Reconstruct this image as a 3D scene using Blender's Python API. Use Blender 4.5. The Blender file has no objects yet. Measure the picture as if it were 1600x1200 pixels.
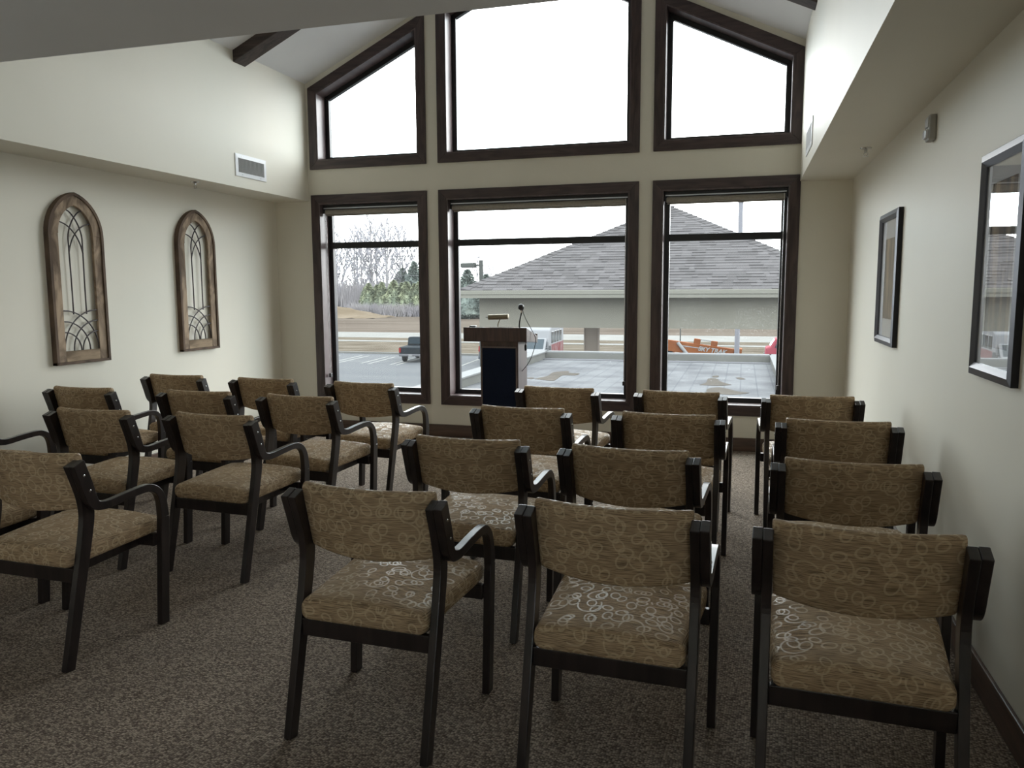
import bpy, bmesh, math, random
from mathutils import Vector, Matrix
R = random.Random(11)
sc = bpy.context.scene
COL = sc.collection
PI = math.pi

# ------------------------------------------------------------------ camera
CAM_H, F_PX, YAW, PITCH, ROLL = 1.49778, 1229.9, 0.284545, 0.118321, -0.005045
cd = bpy.data.cameras.new('camera'); cam = bpy.data.objects.new('camera', cd); COL.objects.link(cam)
cd.sensor_width = 36.0; cd.sensor_fit = 'HORIZONTAL'; cd.lens = F_PX / 1600 * 36; cd.clip_start = 0.05; cd.clip_end = 2000
_f = Vector((-math.sin(YAW), math.cos(YAW), 0)); _r = Vector((math.cos(YAW), math.sin(YAW), 0)); _u = Vector((0, 0, 1))
_w = math.cos(PITCH) * _f - math.sin(PITCH) * _u; _u2 = math.cos(PITCH) * _u + math.sin(PITCH) * _f
_r3 = math.cos(ROLL) * _r + math.sin(ROLL) * _u2; _u3 = math.cos(ROLL) * _u2 - math.sin(ROLL) * _r
m = Matrix((_r3, _u3, -_w)).transposed().to_4x4(); m.translation = (0, 0, CAM_H); cam.matrix_world = m
sc.camera = cam

# ------------------------------------------------------------------ exposure, sky
sc.view_settings.view_transform = 'Standard'
sc.view_settings.look = 'None'
sc.view_settings.exposure = 0.0
sc.view_settings.gamma = 1.0
sc.view_settings.use_curve_mapping = False
sc.cycles.max_bounces = 14
sc.cycles.diffuse_bounces = 10
sc.cycles.glossy_bounces = 4
sc.cycles.transparent_max_bounces = 16
sc.cycles.sample_clamp_indirect = 6.0
SKY = 9.6
wd = bpy.data.worlds.new('overcast_sky'); sc.world = wd; wd.use_nodes = True
nt = wd.node_tree; nt.nodes.clear()
def N(t, kind, **kw):
    n = t.nodes.new(kind)
    for k, v in kw.items():
        if k.startswith('i_'):
            key = k[2:]; key = int(key) if key.isdigit() else key.replace('_', ' ')
            n.inputs[key].default_value = v
        else: setattr(n, k, v)
    return n
def math_node(t, op, a, b=None, c=None, clamp=False):
    n = N(t, 'ShaderNodeMath', operation=op); n.use_clamp = clamp
    for i, v in enumerate((a, b, c)):
        if v is None: continue
        if isinstance(v, (int, float)): n.inputs[i].default_value = v
        else: t.links.new(v, n.inputs[i])
    return n.outputs[0]
tc = N(nt, 'ShaderNodeTexCoord'); sep = N(nt, 'ShaderNodeSeparateXYZ'); nt.links.new(tc.outputs['Generated'], sep.inputs[0])
mp = N(nt, 'ShaderNodeMapping'); mp.inputs['Scale'].default_value = (1.6, 1.6, 4.0); nt.links.new(tc.outputs['Generated'], mp.inputs[0])
ns = N(nt, 'ShaderNodeTexNoise', i_Scale=2.2, i_Detail=4.0, i_Roughness=0.5, i_Distortion=0.3); nt.links.new(mp.outputs[0], ns.inputs['Vector'])
rp = N(nt, 'ShaderNodeValToRGB'); rp.color_ramp.elements[0].position = 0.40; rp.color_ramp.elements[0].color = (0.74, 0.90, 0.97, 1)
rp.color_ramp.elements[1].position = 0.56; rp.color_ramp.elements[1].color = (1.10, 1.10, 1.08, 1)
nt.links.new(ns.outputs[0], rp.inputs[0])
el = math_node(nt, 'MAXIMUM', sep.outputs[2], 0.0)
st = math_node(nt, 'MULTIPLY_ADD', el, 0.12, 0.97)         # bright thin overcast, nearly even
st = math_node(nt, 'MULTIPLY', st, SKY)
bg = N(nt, 'ShaderNodeBackground'); nt.links.new(rp.outputs[0], bg.inputs[0]); nt.links.new(st, bg.inputs[1])
ow = N(nt, 'ShaderNodeOutputWorld'); nt.links.new(bg.outputs[0], ow.inputs[0])

# ------------------------------------------------------------------ materials
MATS = {}
def mat(name, col, rough=0.6, metal=0.0, spec=0.5, coat=0.0):
    mt = bpy.data.materials.new(name); mt.use_nodes = True
    b = mt.node_tree.nodes['Principled BSDF']
    b.inputs['Base Color'].default_value = (*col, 1); b.inputs['Roughness'].default_value = rough
    b.inputs['Metallic'].default_value = metal; b.inputs['Specular IOR Level'].default_value = spec
    b.inputs['Coat Weight'].default_value = coat; b.inputs['Coat Roughness'].default_value = 0.2
    MATS[name] = mt
    return mt
def bsdf(mt): return mt.node_tree.nodes['Principled BSDF']
def noisy(mt, c0, c1, scale=(8, 8, 8), detail=4, lo=0.35, hi=0.65, bump=0.0, nscale=1.0, dist=0.0, coord='Object'):
    t = mt.node_tree; b = bsdf(mt)
    tc = N(t, 'ShaderNodeTexCoord'); mp = N(t, 'ShaderNodeMapping'); mp.inputs['Scale'].default_value = scale
    t.links.new(tc.outputs[coord], mp.inputs[0])
    ns = N(t, 'ShaderNodeTexNoise', i_Scale=nscale, i_Detail=detail, i_Distortion=dist); t.links.new(mp.outputs[0], ns.inputs['Vector'])
    rp = N(t, 'ShaderNodeValToRGB'); e = rp.color_ramp.elements
    e[0].position = lo; e[0].color = (*c0, 1); e[1].position = hi; e[1].color = (*c1, 1)
    t.links.new(ns.outputs[0], rp.inputs[0]); t.links.new(rp.outputs[0], b.inputs['Base Color'])
    if bump:
        bp = N(t, 'ShaderNodeBump', i_Strength=bump, i_Distance=0.004); t.links.new(ns.outputs[0], bp.inputs['Height']); t.links.new(bp.outputs[0], b.inputs['Normal'])
    return mt
wall_m = noisy(mat('wall_paint', (.73, .70, .61), .5, spec=.35), (.72, .69, .60), (.745, .715, .625), (1.2,)*3, bump=0)
ceil_m = noisy(mat('ceiling_paint', (.66, .65, .60), .8, spec=.2), (.79, .80, .82), (.82, .83, .85), (1.5,)*3)
walnut = noisy(mat('walnut_trim', (.05, .034, .03), .38, spec=.4, coat=.15), (.034, .022, .0225), (.074, .048, .046), (22, 22, 2.5), 5, dist=1.2)
walnut_h = noisy(mat('walnut_trim_level', (.05, .034, .03), .38, spec=.4, coat=.15), (.034, .022, .0225), (.074, .048, .046), (2.5, 22, 22), 5, dist=1.2)
base_m = noisy(mat('baseboard_wood', (.09, .05, .035), .4, coat=.2), (.06, .034, .025), (.11, .065, .046), (2.2, 2.2, 26), 4, dist=.8)
chair_wood = noisy(mat('espresso_wood', (.02, .013, .012), .3, coat=.2), (.009, .0062, .0062), (.023, .015, .0145), (30, 30, 3), 4, dist=.5)
beam_m = noisy(mat('beam_wood', (.05, .035, .03), .55), (.03, .02, .018), (.075, .052, .046), (2.2, 26, 26), 5, dist=1.0)
jamb_m = noisy(mat('skylit_walnut', (.08, .056, .054), .4, spec=.5, coat=.3), (.055, .038, .038), (.105, .074, .072), (20, 4, 4), 4)  # same walnut as the casings, lightened to paint in sky sheen
black_al = mat('black_aluminium', (.012, .012, .014), .35, .0)
alum = mat('brushed_aluminium', (.55, .56, .6), .35, .9)
steel = mat('chrome', (.6, .6, .6), .25, 1.0)
white_pl = mat('white_enamel', (.78, .79, .82), .4)
dark_gap = mat('dark_duct', (.03, .03, .035), .9)
shade_m = noisy(mat('blind_fabric', (.23, .19, .14), .85), (.27, .245, .21), (.32, .29, .25), (60, 60, 60))
navy = noisy(mat('navy_fabric', (.006, .011, .028), .85, spec=.2), (.004, .008, .022), (.008, .014, .034), (150,)*3)
lect_wood = noisy(mat('lectern_wood', (.06, .032, .028), .35, coat=.2), (.034, .018, .017), (.075, .040, .036), (26, 26, 2.5), 5, dist=1.5)
brass = mat('satin_brass', (.28, .24, .17), .45, .6)
black_pl = mat('black_plastic', (.015, .015, .017), .4)
outlet_m = mat('outlet_plastic', (.8, .8, .78), .4)

def carpet():
    mt = mat('loop_carpet', (.17, .145, .12), .95, spec=.1); t = mt.node_tree; b = bsdf(mt)
    tc = N(t, 'ShaderNodeTexCoord'); mp = N(t, 'ShaderNodeMapping'); mp.inputs['Scale'].default_value = (112, 165, 1); mp.inputs['Rotation'].default_value = (0, 0, .04)
    t.links.new(tc.outputs['Object'], mp.inputs[0])
    vo = N(t, 'ShaderNodeTexVoronoi', i_Scale=1.0, i_Randomness=.6); vo.voronoi_dimensions = '2D'; t.links.new(mp.outputs[0], vo.inputs['Vector'])
    sp = N(t, 'ShaderNodeSeparateColor'); t.links.new(vo.outputs['Color'], sp.inputs[0])
    rp = N(t, 'ShaderNodeValToRGB'); e = rp.color_ramp.elements
    e[0].position = 0; e[0].color = (.138, .106, .084, 1); e[1].position = 1; e[1].color = (.47, .39, .31, 1)
    x = e.new(.45); x.color = (.245, .198, .16, 1)
    t.links.new(sp.outputs[0], rp.inputs[0])
    gp = N(t, 'ShaderNodeMapRange', i_1=.25, i_2=.75, i_3=1.0, i_4=.35); t.links.new(vo.outputs['Distance'], gp.inputs[0])
    mp2 = N(t, 'ShaderNodeMapping'); mp2.inputs['Scale'].default_value = (1.5, 1.0, 1); t.links.new(tc.outputs['Object'], mp2.inputs[0])
    ns = N(t, 'ShaderNodeTexNoise', i_Scale=1.5, i_Detail=3.0); t.links.new(mp2.outputs[0], ns.inputs['Vector'])
    lf = N(t, 'ShaderNodeMapRange', i_1=.3, i_2=.7, i_3=.85, i_4=1.15); t.links.new(ns.outputs[0], lf.inputs[0])
    mm = math_node(t, 'MULTIPLY', gp.outputs[0], lf.outputs[0])
    mx = N(t, 'ShaderNodeMix', data_type='RGBA', blend_type='MULTIPLY'); mx.inputs[0].default_value = 1
    t.links.new(rp.outputs[0], mx.inputs[6]); t.links.new(mm, mx.inputs[7]); t.links.new(mx.outputs[2], b.inputs['Base Color'])
    bp = N(t, 'ShaderNodeBump', i_Strength=.7, i_Distance=.004); bp.invert = True
    t.links.new(vo.outputs['Distance'], bp.inputs['Height']); t.links.new(bp.outputs[0], b.inputs['Normal'])
    return mt
carpet_m = carpet()

def fabric():
    mt = mat('loop_patterned_fabric', (.2, .15, .09), .8, spec=.25); t = mt.node_tree; b = bsdf(mt)
    uv = N(t, 'ShaderNodeUVMap'); uv.uv_map = 'UVMap'
    oi = N(t, 'ShaderNodeObjectInfo')
    of = N(t, 'ShaderNodeVectorMath', operation='SCALE'); of.inputs[0].default_value = (3.1, 1.7, 0); t.links.new(oi.outputs['Random'], of.inputs['Scale'])
    ad = N(t, 'ShaderNodeVectorMath', operation='ADD'); t.links.new(uv.outputs[0], ad.inputs[0]); t.links.new(of.outputs[0], ad.inputs[1])
    V = ad.outputs[0]
    def rings(scale, off, r0, r1, w, squash, half=False, keep=0):
        o = N(t, 'ShaderNodeVectorMath', operation='ADD'); o.inputs[1].default_value = off; t.links.new(V, o.inputs[0])
        vo = N(t, 'ShaderNodeTexVoronoi', i_Scale=scale, i_Randomness=.7); vo.voronoi_dimensions = '2D'; t.links.new(o.outputs[0], vo.inputs['Vector'])
        d = N(t, 'ShaderNodeVectorMath', operation='SUBTRACT'); t.links.new(o.outputs[0], d.inputs[0]); t.links.new(vo.outputs['Position'], d.inputs[1])
        sp = N(t, 'ShaderNodeSeparateColor'); t.links.new(vo.outputs['Color'], sp.inputs[0])
        ang = math_node(t, 'MULTIPLY', sp.outputs[0], 6.283)
        ro = N(t, 'ShaderNodeVectorRotate', rotation_type='Z_AXIS'); t.links.new(d.outputs[0], ro.inputs[0]); t.links.new(ang, ro.inputs['Angle'])
        sq = N(t, 'ShaderNodeVectorMath', operation='MULTIPLY'); sq.inputs[1].default_value = (1, squash, 0); t.links.new(ro.outputs[0], sq.inputs[0])
        ln = N(t, 'ShaderNodeVectorMath', operation='LENGTH'); t.links.new(sq.outputs[0], ln.inputs[0])
        rad = math_node(t, 'MULTIPLY_ADD', sp.outputs[1], r1 - r0, r0)
        df = math_node(t, 'ABSOLUTE', math_node(t, 'SUBTRACT', ln.outputs['Value'], rad))
        mr = N(t, 'ShaderNodeMapRange', i_1=w, i_2=w * .55, i_3=0.0, i_4=1.0); t.links.new(df, mr.inputs[0])
        out = mr.outputs[0]
        if half:
            sx = N(t, 'ShaderNodeSeparateXYZ'); t.links.new(ro.outputs[0], sx.inputs[0]); out = math_node(t, 'MULTIPLY', out, math_node(t, 'GREATER_THAN', sx.outputs[0], -.012))
        if keep: out = math_node(t, 'MULTIPLY', out, math_node(t, 'GREATER_THAN', sp.outputs[2], keep))
        return out
    a = rings(16, (0, 0, 0), .0165, .0215, .0043, 1.4)
    c = rings(12.5, (.37, .81, 0), .0175, .024, .0043, 1.4, keep=.15)
    d = rings(9, (.77, .23, 0), .036, .05, .0040, 1.2, half=True)
    msk = math_node(t, 'MAXIMUM', math_node(t, 'MAXIMUM', a, c), d)
    mp = N(t, 'ShaderNodeMapping'); mp.inputs['Scale'].default_value = (16, 480, 1); t.links.new(V, mp.inputs[0])
    ns = N(t, 'ShaderNodeTexNoise', i_Scale=1.0, i_Detail=2.0); ns.noise_dimensions = '2D'; t.links.new(mp.outputs[0], ns.inputs['Vector'])
    rp = N(t, 'ShaderNodeValToRGB'); e = rp.color_ramp.elements
    e[0].position = .36; e[0].color = (.175, .121, .072, 1); e[1].position = .6; e[1].color = (.45, .325, .20, 1)
    t.links.new(ns.outputs[0], rp.inputs[0])
    mx = N(t, 'ShaderNodeMix', data_type='RGBA'); mx.inputs[7].default_value = (.64, .51, .33, 1)
    t.links.new(math_node(t, 'MULTIPLY', msk, .40), mx.inputs[0]); t.links.new(rp.outputs[0], mx.inputs[6]); t.links.new(mx.outputs[2], b.inputs['Base Color'])
    rr = N(t, 'ShaderNodeMapRange', i_3=.8, i_4=.36); t.links.new(msk, rr.inputs[0]); t.links.new(rr.outputs[0], b.inputs['Roughness'])
    bp = N(t, 'ShaderNodeBump', i_Strength=.25, i_Distance=.001); t.links.new(ns.outputs[0], bp.inputs['Height']); t.links.new(bp.outputs[0], b.inputs['Normal'])
    return mt
fabric_m = fabric()

def island_mat(name, c0, c1, rough=.9):
    mt = mat(name, c0, rough, spec=.2); t = mt.node_tree; b = bsdf(mt)
    g = N(t, 'ShaderNodeNewGeometry'); oi = N(t, 'ShaderNodeObjectInfo')
    s = math_node(t, 'FRACT', math_node(t, 'ADD', g.outputs['Random Per Island'], oi.outputs['Random']))
    rp = N(t, 'ShaderNodeValToRGB'); e = rp.color_ramp.elements; e[0].color = (*c0, 1); e[1].color = (*c1, 1)
    t.links.new(s, rp.inputs[0])
    tc = N(t, 'ShaderNodeTexCoord'); ns = N(t, 'ShaderNodeTexNoise', i_Scale=60.0, i_Detail=2.0); t.links.new(tc.outputs['Object'], ns.inputs['Vector'])
    mx = N(t, 'ShaderNodeMix', data_type='RGBA', blend_type='MULTIPLY'); mx.inputs[0].default_value = .35
    t.links.new(rp.outputs[0], mx.inputs[6]); t.links.new(ns.outputs[0], mx.inputs[7]); t.links.new(mx.outputs[2], b.inputs['Base Color'])
    return mt
shingle_m = island_mat('asphalt_shingle', (.038, .0355, .0362), (.056, .0525, .054))

def glass(name, dirt, veil=.008):
    mt = bpy.data.materials.new(name); mt.use_nodes = True; t = mt.node_tree; t.nodes.clear()
    tr = N(t, 'ShaderNodeBsdfTransparent'); tr.inputs[0].default_value = (.95, .965, .965, 1)
    gl = N(t, 'ShaderNodeBsdfGlossy', i_Roughness=0.0)
    fr = N(t, 'ShaderNodeFresnel', i_IOR=1.3)
    geo = N(t, 'ShaderNodeNewGeometry')
    tl = N(t, 'ShaderNodeBsdfTranslucent'); tl.inputs[0].default_value = (.9, .9, .9, 1)
    tc = N(t, 'ShaderNodeTexCoord')
    m1 = N(t, 'ShaderNodeMixShader'); m2 = N(t, 'ShaderNodeMixShader')
    if dirt:
        sm = N(t, 'ShaderNodeMapping'); sm.inputs['Scale'].default_value = (1, 1, .55); t.links.new(tc.outputs['Object'], sm.inputs[0]); vo = N(t, 'ShaderNodeTexNoise', i_Scale=190.0, i_Detail=2.0); t.links.new(sm.outputs[0], vo.inputs['Vector'])
        big = N(t, 'ShaderNodeTexNoise', i_Scale=3.0, i_Detail=2.0); t.links.new(tc.outputs['Object'], big.inputs['Vector'])
        s1 = N(t, 'ShaderNodeMapRange', i_1=.60, i_2=.72, i_3=0.0, i_4=.15); t.links.new(vo.outputs[0], s1.inputs[0])
        sz = N(t, 'ShaderNodeSeparateXYZ'); t.links.new(tc.outputs['Object'], sz.inputs[0])
        hz = N(t, 'ShaderNodeMapRange', i_1=1.75, i_2=1.3, i_3=0.0, i_4=1.0); t.links.new(sz.outputs[2], hz.inputs[0])
        s2 = N(t, 'ShaderNodeMapRange', i_1=.45, i_2=.65); t.links.new(big.outputs[0], s2.inputs[0])
        sx = N(t, 'ShaderNodeMapRange', i_1=-2.3, i_2=-.3, i_3=.1, i_4=1.0); t.links.new(sz.outputs[0], sx.inputs[0])
        dd = math_node(t, 'MULTIPLY', math_node(t, 'MULTIPLY', math_node(t, 'MULTIPLY', s1.outputs[0], s2.outputs[0]), hz.outputs[0]), sx.outputs[0])
        t.links.new(math_node(t, 'ADD', dd, veil), m1.inputs[0])
    else: m1.inputs[0].default_value = veil
    t.links.new(tr.outputs[0], m1.inputs[1]); t.links.new(tl.outputs[0], m1.inputs[2])
    t.links.new(math_node(t, 'MULTIPLY', fr.outputs[0], .45), m2.inputs[0]); t.links.new(m1.outputs[0], m2.inputs[1]); t.links.new(gl.outputs[0], m2.inputs[2])
    o = N(t, 'ShaderNodeOutputMaterial'); t.links.new(m2.outputs[0], o.inputs[0])
    return mt
glass_dirty = glass('spotted_window_glass', True); glass_clean = glass('window_glass', False, .002)
def pic_glass():
    mt = bpy.data.materials.new('picture_glass'); mt.use_nodes = True; t = mt.node_tree; t.nodes.clear()
    tr = N(t, 'ShaderNodeBsdfTransparent'); gl = N(t, 'ShaderNodeBsdfGlossy', i_Roughness=0.0); fr = N(t, 'ShaderNodeFresnel', i_IOR=1.6)
    mx = N(t, 'ShaderNodeMixShader'); t.links.new(math_node(t, 'MULTIPLY', fr.outputs[0], .55), mx.inputs[0]); t.links.new(tr.outputs[0], mx.inputs[1]); t.links.new(gl.outputs[0], mx.inputs[2])
    o = N(t, 'ShaderNodeOutputMaterial'); t.links.new(mx.outputs[0], o.inputs[0]); return mt
glass_pic = pic_glass()

# ------------------------------------------------------------------ mesh helpers
class MB:
    def __init__(s): s.v = []; s.f = []
    def add(s, vs, fs):
        o = len(s.v); s.v += [tuple(v) for v in vs]; s.f += [tuple(o + i for i in f) for f in fs]; return s
    def box(s, x0, x1, y0, y1, z0, z1, M=None):
        vs = [Vector(p) for p in ((x0,y0,z0),(x1,y0,z0),(x1,y1,z0),(x0,y1,z0),(x0,y0,z1),(x1,y0,z1),(x1,y1,z1),(x0,y1,z1))]
        if M is not None: vs = [M @ v for v in vs]
        return s.add(vs, [(0,3,2,1),(4,5,6,7),(0,1,5,4),(1,2,6,5),(2,3,7,6),(3,0,4,7)])
    def prism(s, poly, axis, a, b, M=None):
        """extrude a 2D polygon along axis; poly in the other two axes (cyclic order kept: x->(y,z), y->(x,z), z->(x,y))"""
        def P(p, t): return {'x': (t, p[0], p[1]), 'y': (p[0], t, p[1]), 'z': (p[0], p[1], t)}[axis]
        n = len(poly); vs = [Vector(P(p, a)) for p in poly] + [Vector(P(p, b)) for p in poly]
        if M is not None: vs = [M @ v for v in vs]
        return s.add(vs, [tuple(range(n)), tuple(range(2*n-1, n-1, -1))] + [(i, i+n, (i+1) % n + n, (i+1) % n) for i in range(n)])
    def tube(s, pts, r, n=8, cap=True):
        pts = [Vector(p) for p in pts]; rs = r if isinstance(r, (list, tuple)) else [r] * len(pts); vs = []; fs = []
        t0 = (pts[1] - pts[0]).normalized(); a = t0.orthogonal().normalized()
        for i, p in enumerate(pts):
            t = (pts[min(i+1, len(pts)-1)] - pts[max(i-1, 0)]).normalized()
            a = (a - t * a.dot(t)); a = a.normalized() if a.length > 1e-6 else t.orthogonal().normalized(); b = t.cross(a)
            for k in range(n):
                q = 2 * PI * k / n; vs.append(p + rs[i] * (math.cos(q) * a + math.sin(q) * b))
        for i in range(len(pts) - 1):
            for k in range(n): fs.append((i*n+k, i*n+(k+1) % n, (i+1)*n+(k+1) % n, (i+1)*n+k))
        if cap: fs += [tuple(range(n-1, -1, -1)), tuple(range((len(pts)-1)*n, len(pts)*n))]
        return s.add(vs, fs)
    def lathe(s, prof, n=16, M=None):
        vs = []; fs = []
        for r, z in prof:
            for k in range(n): vs.append(Vector((r*math.cos(2*PI*k/n), r*math.sin(2*PI*k/n), z)))
        if M is not None: vs = [M @ v for v in vs]
        for i in range(len(prof)-1):
            for k in range(n): fs.append((i*n+k, i*n+(k+1) % n, (i+1)*n+(k+1) % n, (i+1)*n+k))
        fs += [tuple(range(n-1, -1, -1)), tuple(range((len(prof)-1)*n, len(prof)*n))]
        return s.add(vs, fs)
    def loft(s, loops, cap=True):
        n = len(loops[0]); vs = [v for l in loops for v in l]; fs = []
        for i in range(len(loops)-1):
            for k in range(n): fs.append((i*n+k, i*n+(k+1) % n, (i+1)*n+(k+1) % n, (i+1)*n+k))
        if cap: fs += [tuple(range(n-1, -1, -1)), tuple(range((len(loops)-1)*n, len(loops)*n))]
        return s.add(vs, fs)
    def mesh(s, name, m, bevel=0, seg=2, smooth=False, uv=False, keep=()):
        me = bpy.data.meshes.new(name); me.from_pydata(s.v, [], s.f)
        bm = bmesh.new(); bm.from_mesh(me); bm.verts.ensure_lookup_table(); kv = {bm.verts[i] for i in keep}; bmesh.ops.recalc_face_normals(bm, faces=bm.faces)
        if bevel:
            es = [e for e in bm.edges if len(e.link_faces) == 2 and e.calc_face_angle(0) > .6 and not (kv and e.verts[0] in kv and e.verts[1] in kv)]
            bmesh.ops.bevel(bm, geom=es, offset=bevel, segments=seg, affect='EDGES', profile=.5, clamp_overlap=True)
        if smooth:
            for f in bm.faces: f.smooth = True
            for e in bm.edges:
                if len(e.link_faces) == 2 and e.calc_face_angle(0) > .7: e.smooth = False
        if uv:
            L = bm.loops.layers.uv.new('UVMap')
            for f in bm.faces:
                n = f.normal; ax = max(range(3), key=lambda i: abs(n[i]))
                for l in f.loops:
                    c = l.vert.co
                    l[L].uv = (c.x, c.y) if ax == 2 else ((c.x, c.z + (.03 if n.y < 0 else 5)) if ax == 1 else (c.y + 3, c.z))
        bm.to_mesh(me); bm.free(); me.materials.append(m); return me
    def build(s, name, m, parent=None, kind=None, **kw):
        return obj(name, s.mesh(name, m, **kw), parent, kind)
def obj(name, me, parent=None, kind=None):
    o = bpy.data.objects.new(name, me); COL.objects.link(o)
    if parent is not None: o.parent = parent
    if kind: o['kind'] = kind
    return o
def tag(o, label, cat, group=None):
    o['label'] = label; o['category'] = cat
    if group: o['group'] = group
    return o
def thing(name, label, cat, loc=(0, 0, 0), rz=0, group=None):
    o = bpy.data.objects.new(name, None); COL.objects.link(o); o.location = loc; o.rotation_euler = (0, 0, rz); o.empty_display_size = .1
    return tag(o, label, cat, group)
def holder(name, loc=(0, 0, 0)):
    o = bpy.data.objects.new(name, None); COL.objects.link(o); o.location = loc; o['kind'] = 'structure'; return o
def kids(o): return [c for c in bpy.data.objects if c.parent == o]
CHILD = {}
def copy_tree(src, label=None, group=None):
    def rec(o, par):
        c = o.copy(); COL.objects.link(c)
        if par is not None: c.parent = par
        for k in tree[o]: rec(k, c)
        return c
    tree = {}
    def scan(o):
        tree[o] = list(o.children)
        for k in o.children: scan(k)
    scan(src); r = rec(src, None)
    if label: r['label'] = label
    if group: r['group'] = group
    return r
def catmull(P, n=6):
    out = []
    Q = [[2*a-b for a, b in zip(P[0], P[1])]] + [list(p) for p in P] + [[2*a-b for a, b in zip(P[-1], P[-2])]]
    for i in range(1, len(Q)-2):
        for k in range(n):
            t = k / n
            out.append(tuple(.5*((2*p1)+(-p0+p2)*t+(2*p0-5*p1+4*p2-p3)*t*t+(-p0+3*p1-3*p2+p3)*t**3) for p0, p1, p2, p3 in zip(Q[i-1], Q[i], Q[i+1], Q[i+2])))
    out.append(tuple(P[-1])); return out
def ribbon(path):
    """path of (y, z, thickness) -> closed outline in (y, z)"""
    L, Rr = [], []
    for i, (y, z, t) in enumerate(path):
        a = path[max(i-1, 0)]; b = path[min(i+1, len(path)-1)]
        d = Vector((b[0]-a[0], b[1]-a[1])).normalized(); n = Vector((-d.y, d.x))
        L.append((y + n.x*t/2, z + n.y*t/2)); Rr.append((y - n.x*t/2, z - n.y*t/2))
    return L, Rr
def sweep(path, x0, x1):
    L, Rr = ribbon(path); return MB().loft([[(x0, *l), (x1, *l), (x1, *r), (x0, *r)] for l, r in zip(L, Rr)])

# ------------------------------------------------------------------ room dimensions
D, XL, XR, LS, RS, YO, YB = 7.524, -4.82, .89, -4.42, .452, 2.646, -3.2
SOF, CX = 2.44, -1.975
def ceil_z(x): return 3.63 + .465 * (CX - LS - abs(x - CX)) 
def trim_z(x): return 3.579 + .48 * (CX + 4.385 - abs(x - CX))
def open_z(x): return trim_z(x) - .0965
T = .26
COLS = [(-4.297, -3.168), (-2.868, -1.045), (-.743, .371)]
ZL0, ZL1, ZU0 = .42, 2.41, 2.848

# floor
MB().box(XL-.1, XR+.1, YB-.1, D+.1, -.2, 0).build('floor', carpet_m, kind='structure')
MB().box(XL-.15, XL, YB-.15, D+T, 0, 5.4).build('wall_left', wall_m, kind='structure')
wr = MB()   # unseen opening in the right wall, added to light the chair backs
RY0, RY1, RZ1 = -2.4, -.75, 2.15
wr.box(XR, XR+.15, YB-.15, RY0, 0, 5.4); wr.box(XR, XR+.15, RY1, D+T, 0, 5.4); wr.box(XR, XR+.15, RY0, RY1, RZ1, 5.4)
wr.build('wall_right', wall_m, kind='structure')
MB().box(XL, XR, YB-.15, YB, 0, 2.6).build('wall_back', wall_m, kind='structure')
w = MB()
TOP = 5.4
def wp(poly): w.prism(poly, 'y', D, D+T)
xs = [XL] + [x for c in COLS for x in c] + [XR]
for i in range(0, 8, 2): wp([(xs[i], 0), (xs[i+1], 0), (xs[i+1], TOP), (xs[i], TOP)])
for a, b in COLS:
    wp([(a, 0), (b, 0), (b, ZL0), (a, ZL0)]); wp([(a, ZL1), (b, ZL1), (b, ZU0), (a, ZU0)])
    if a < CX < b: wp([(a, open_z(a)), (CX, open_z(CX)), (CX, TOP), (a, TOP)]); wp([(CX, open_z(CX)), (b, open_z(b)), (b, TOP), (CX, TOP)])
    else: wp([(a, open_z(a)), (b, open_z(b)), (b, TOP), (a, TOP)])
w.build('wall_window', wall_m, kind='structure')
# ceilings: low ceiling near the camera, side soffits, vault
MB().box(XL, XR, YB, YO, SOF, SOF+.15).build('ceiling', ceil_m, kind='structure')
MB().box(XL, LS, YO, D, SOF, 3.75).build('soffit_left', wall_m, kind='structure')
MB().box(RS, XR, YO, D, SOF, 3.75).build('soffit_right', wall_m, kind='structure')
v = MB()
zc = ceil_z(CX)
v.prism([(LS-.3, ceil_z(LS-.3)), (CX, zc), (CX, zc+.15), (LS-.3, ceil_z(LS-.3)+.15)], 'y', YO-.15, D)
v.prism([(RS+.3, ceil_z(RS+.3)), (CX, zc), (CX, zc+.15), (RS+.3, ceil_z(RS+.3)+.15)], 'y', YO-.15, D)
v.build('ceiling_vault', ceil_m, kind='structure')
MB().box(LS, RS, YO-.15, YO, SOF+.15, TOP).build('wall_header', wall_m, kind='structure')
# beams following both slopes of the vault
def beam(sx, label):
    xa, xb = (LS, CX) if sx < 0 else (RS, CX)
    h = .10
    p = [(xa, ceil_z(xa)+.02), (xb, zc+.02), (xb, zc-h), (xa, ceil_z(xa)-h)]
    tag(MB().prism(p, 'y', 6.31, 6.49).build('ceiling_beam', beam_m, bevel=.006), label, 'beam')
beam(-1, 'dark wood beam on the left slope of the vaulted ceiling')
beam(1, 'dark wood beam on the right slope of the vaulted ceiling, only its end in view')
# baseboards
for nm, a in (('baseboard_left', (XL, XL+.016, YB, D)), ('baseboard_right', (XR-.016, XR, RY1, D)), ('baseboard_window', (XL+.016, XR-.016, D-.016, D)), ('baseboard_back', (XL+.016, XR-.016, YB, YB+.016))):
    MB().box(*a, 0, .125).build(nm, base_m, kind='structure', bevel=.004)

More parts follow.
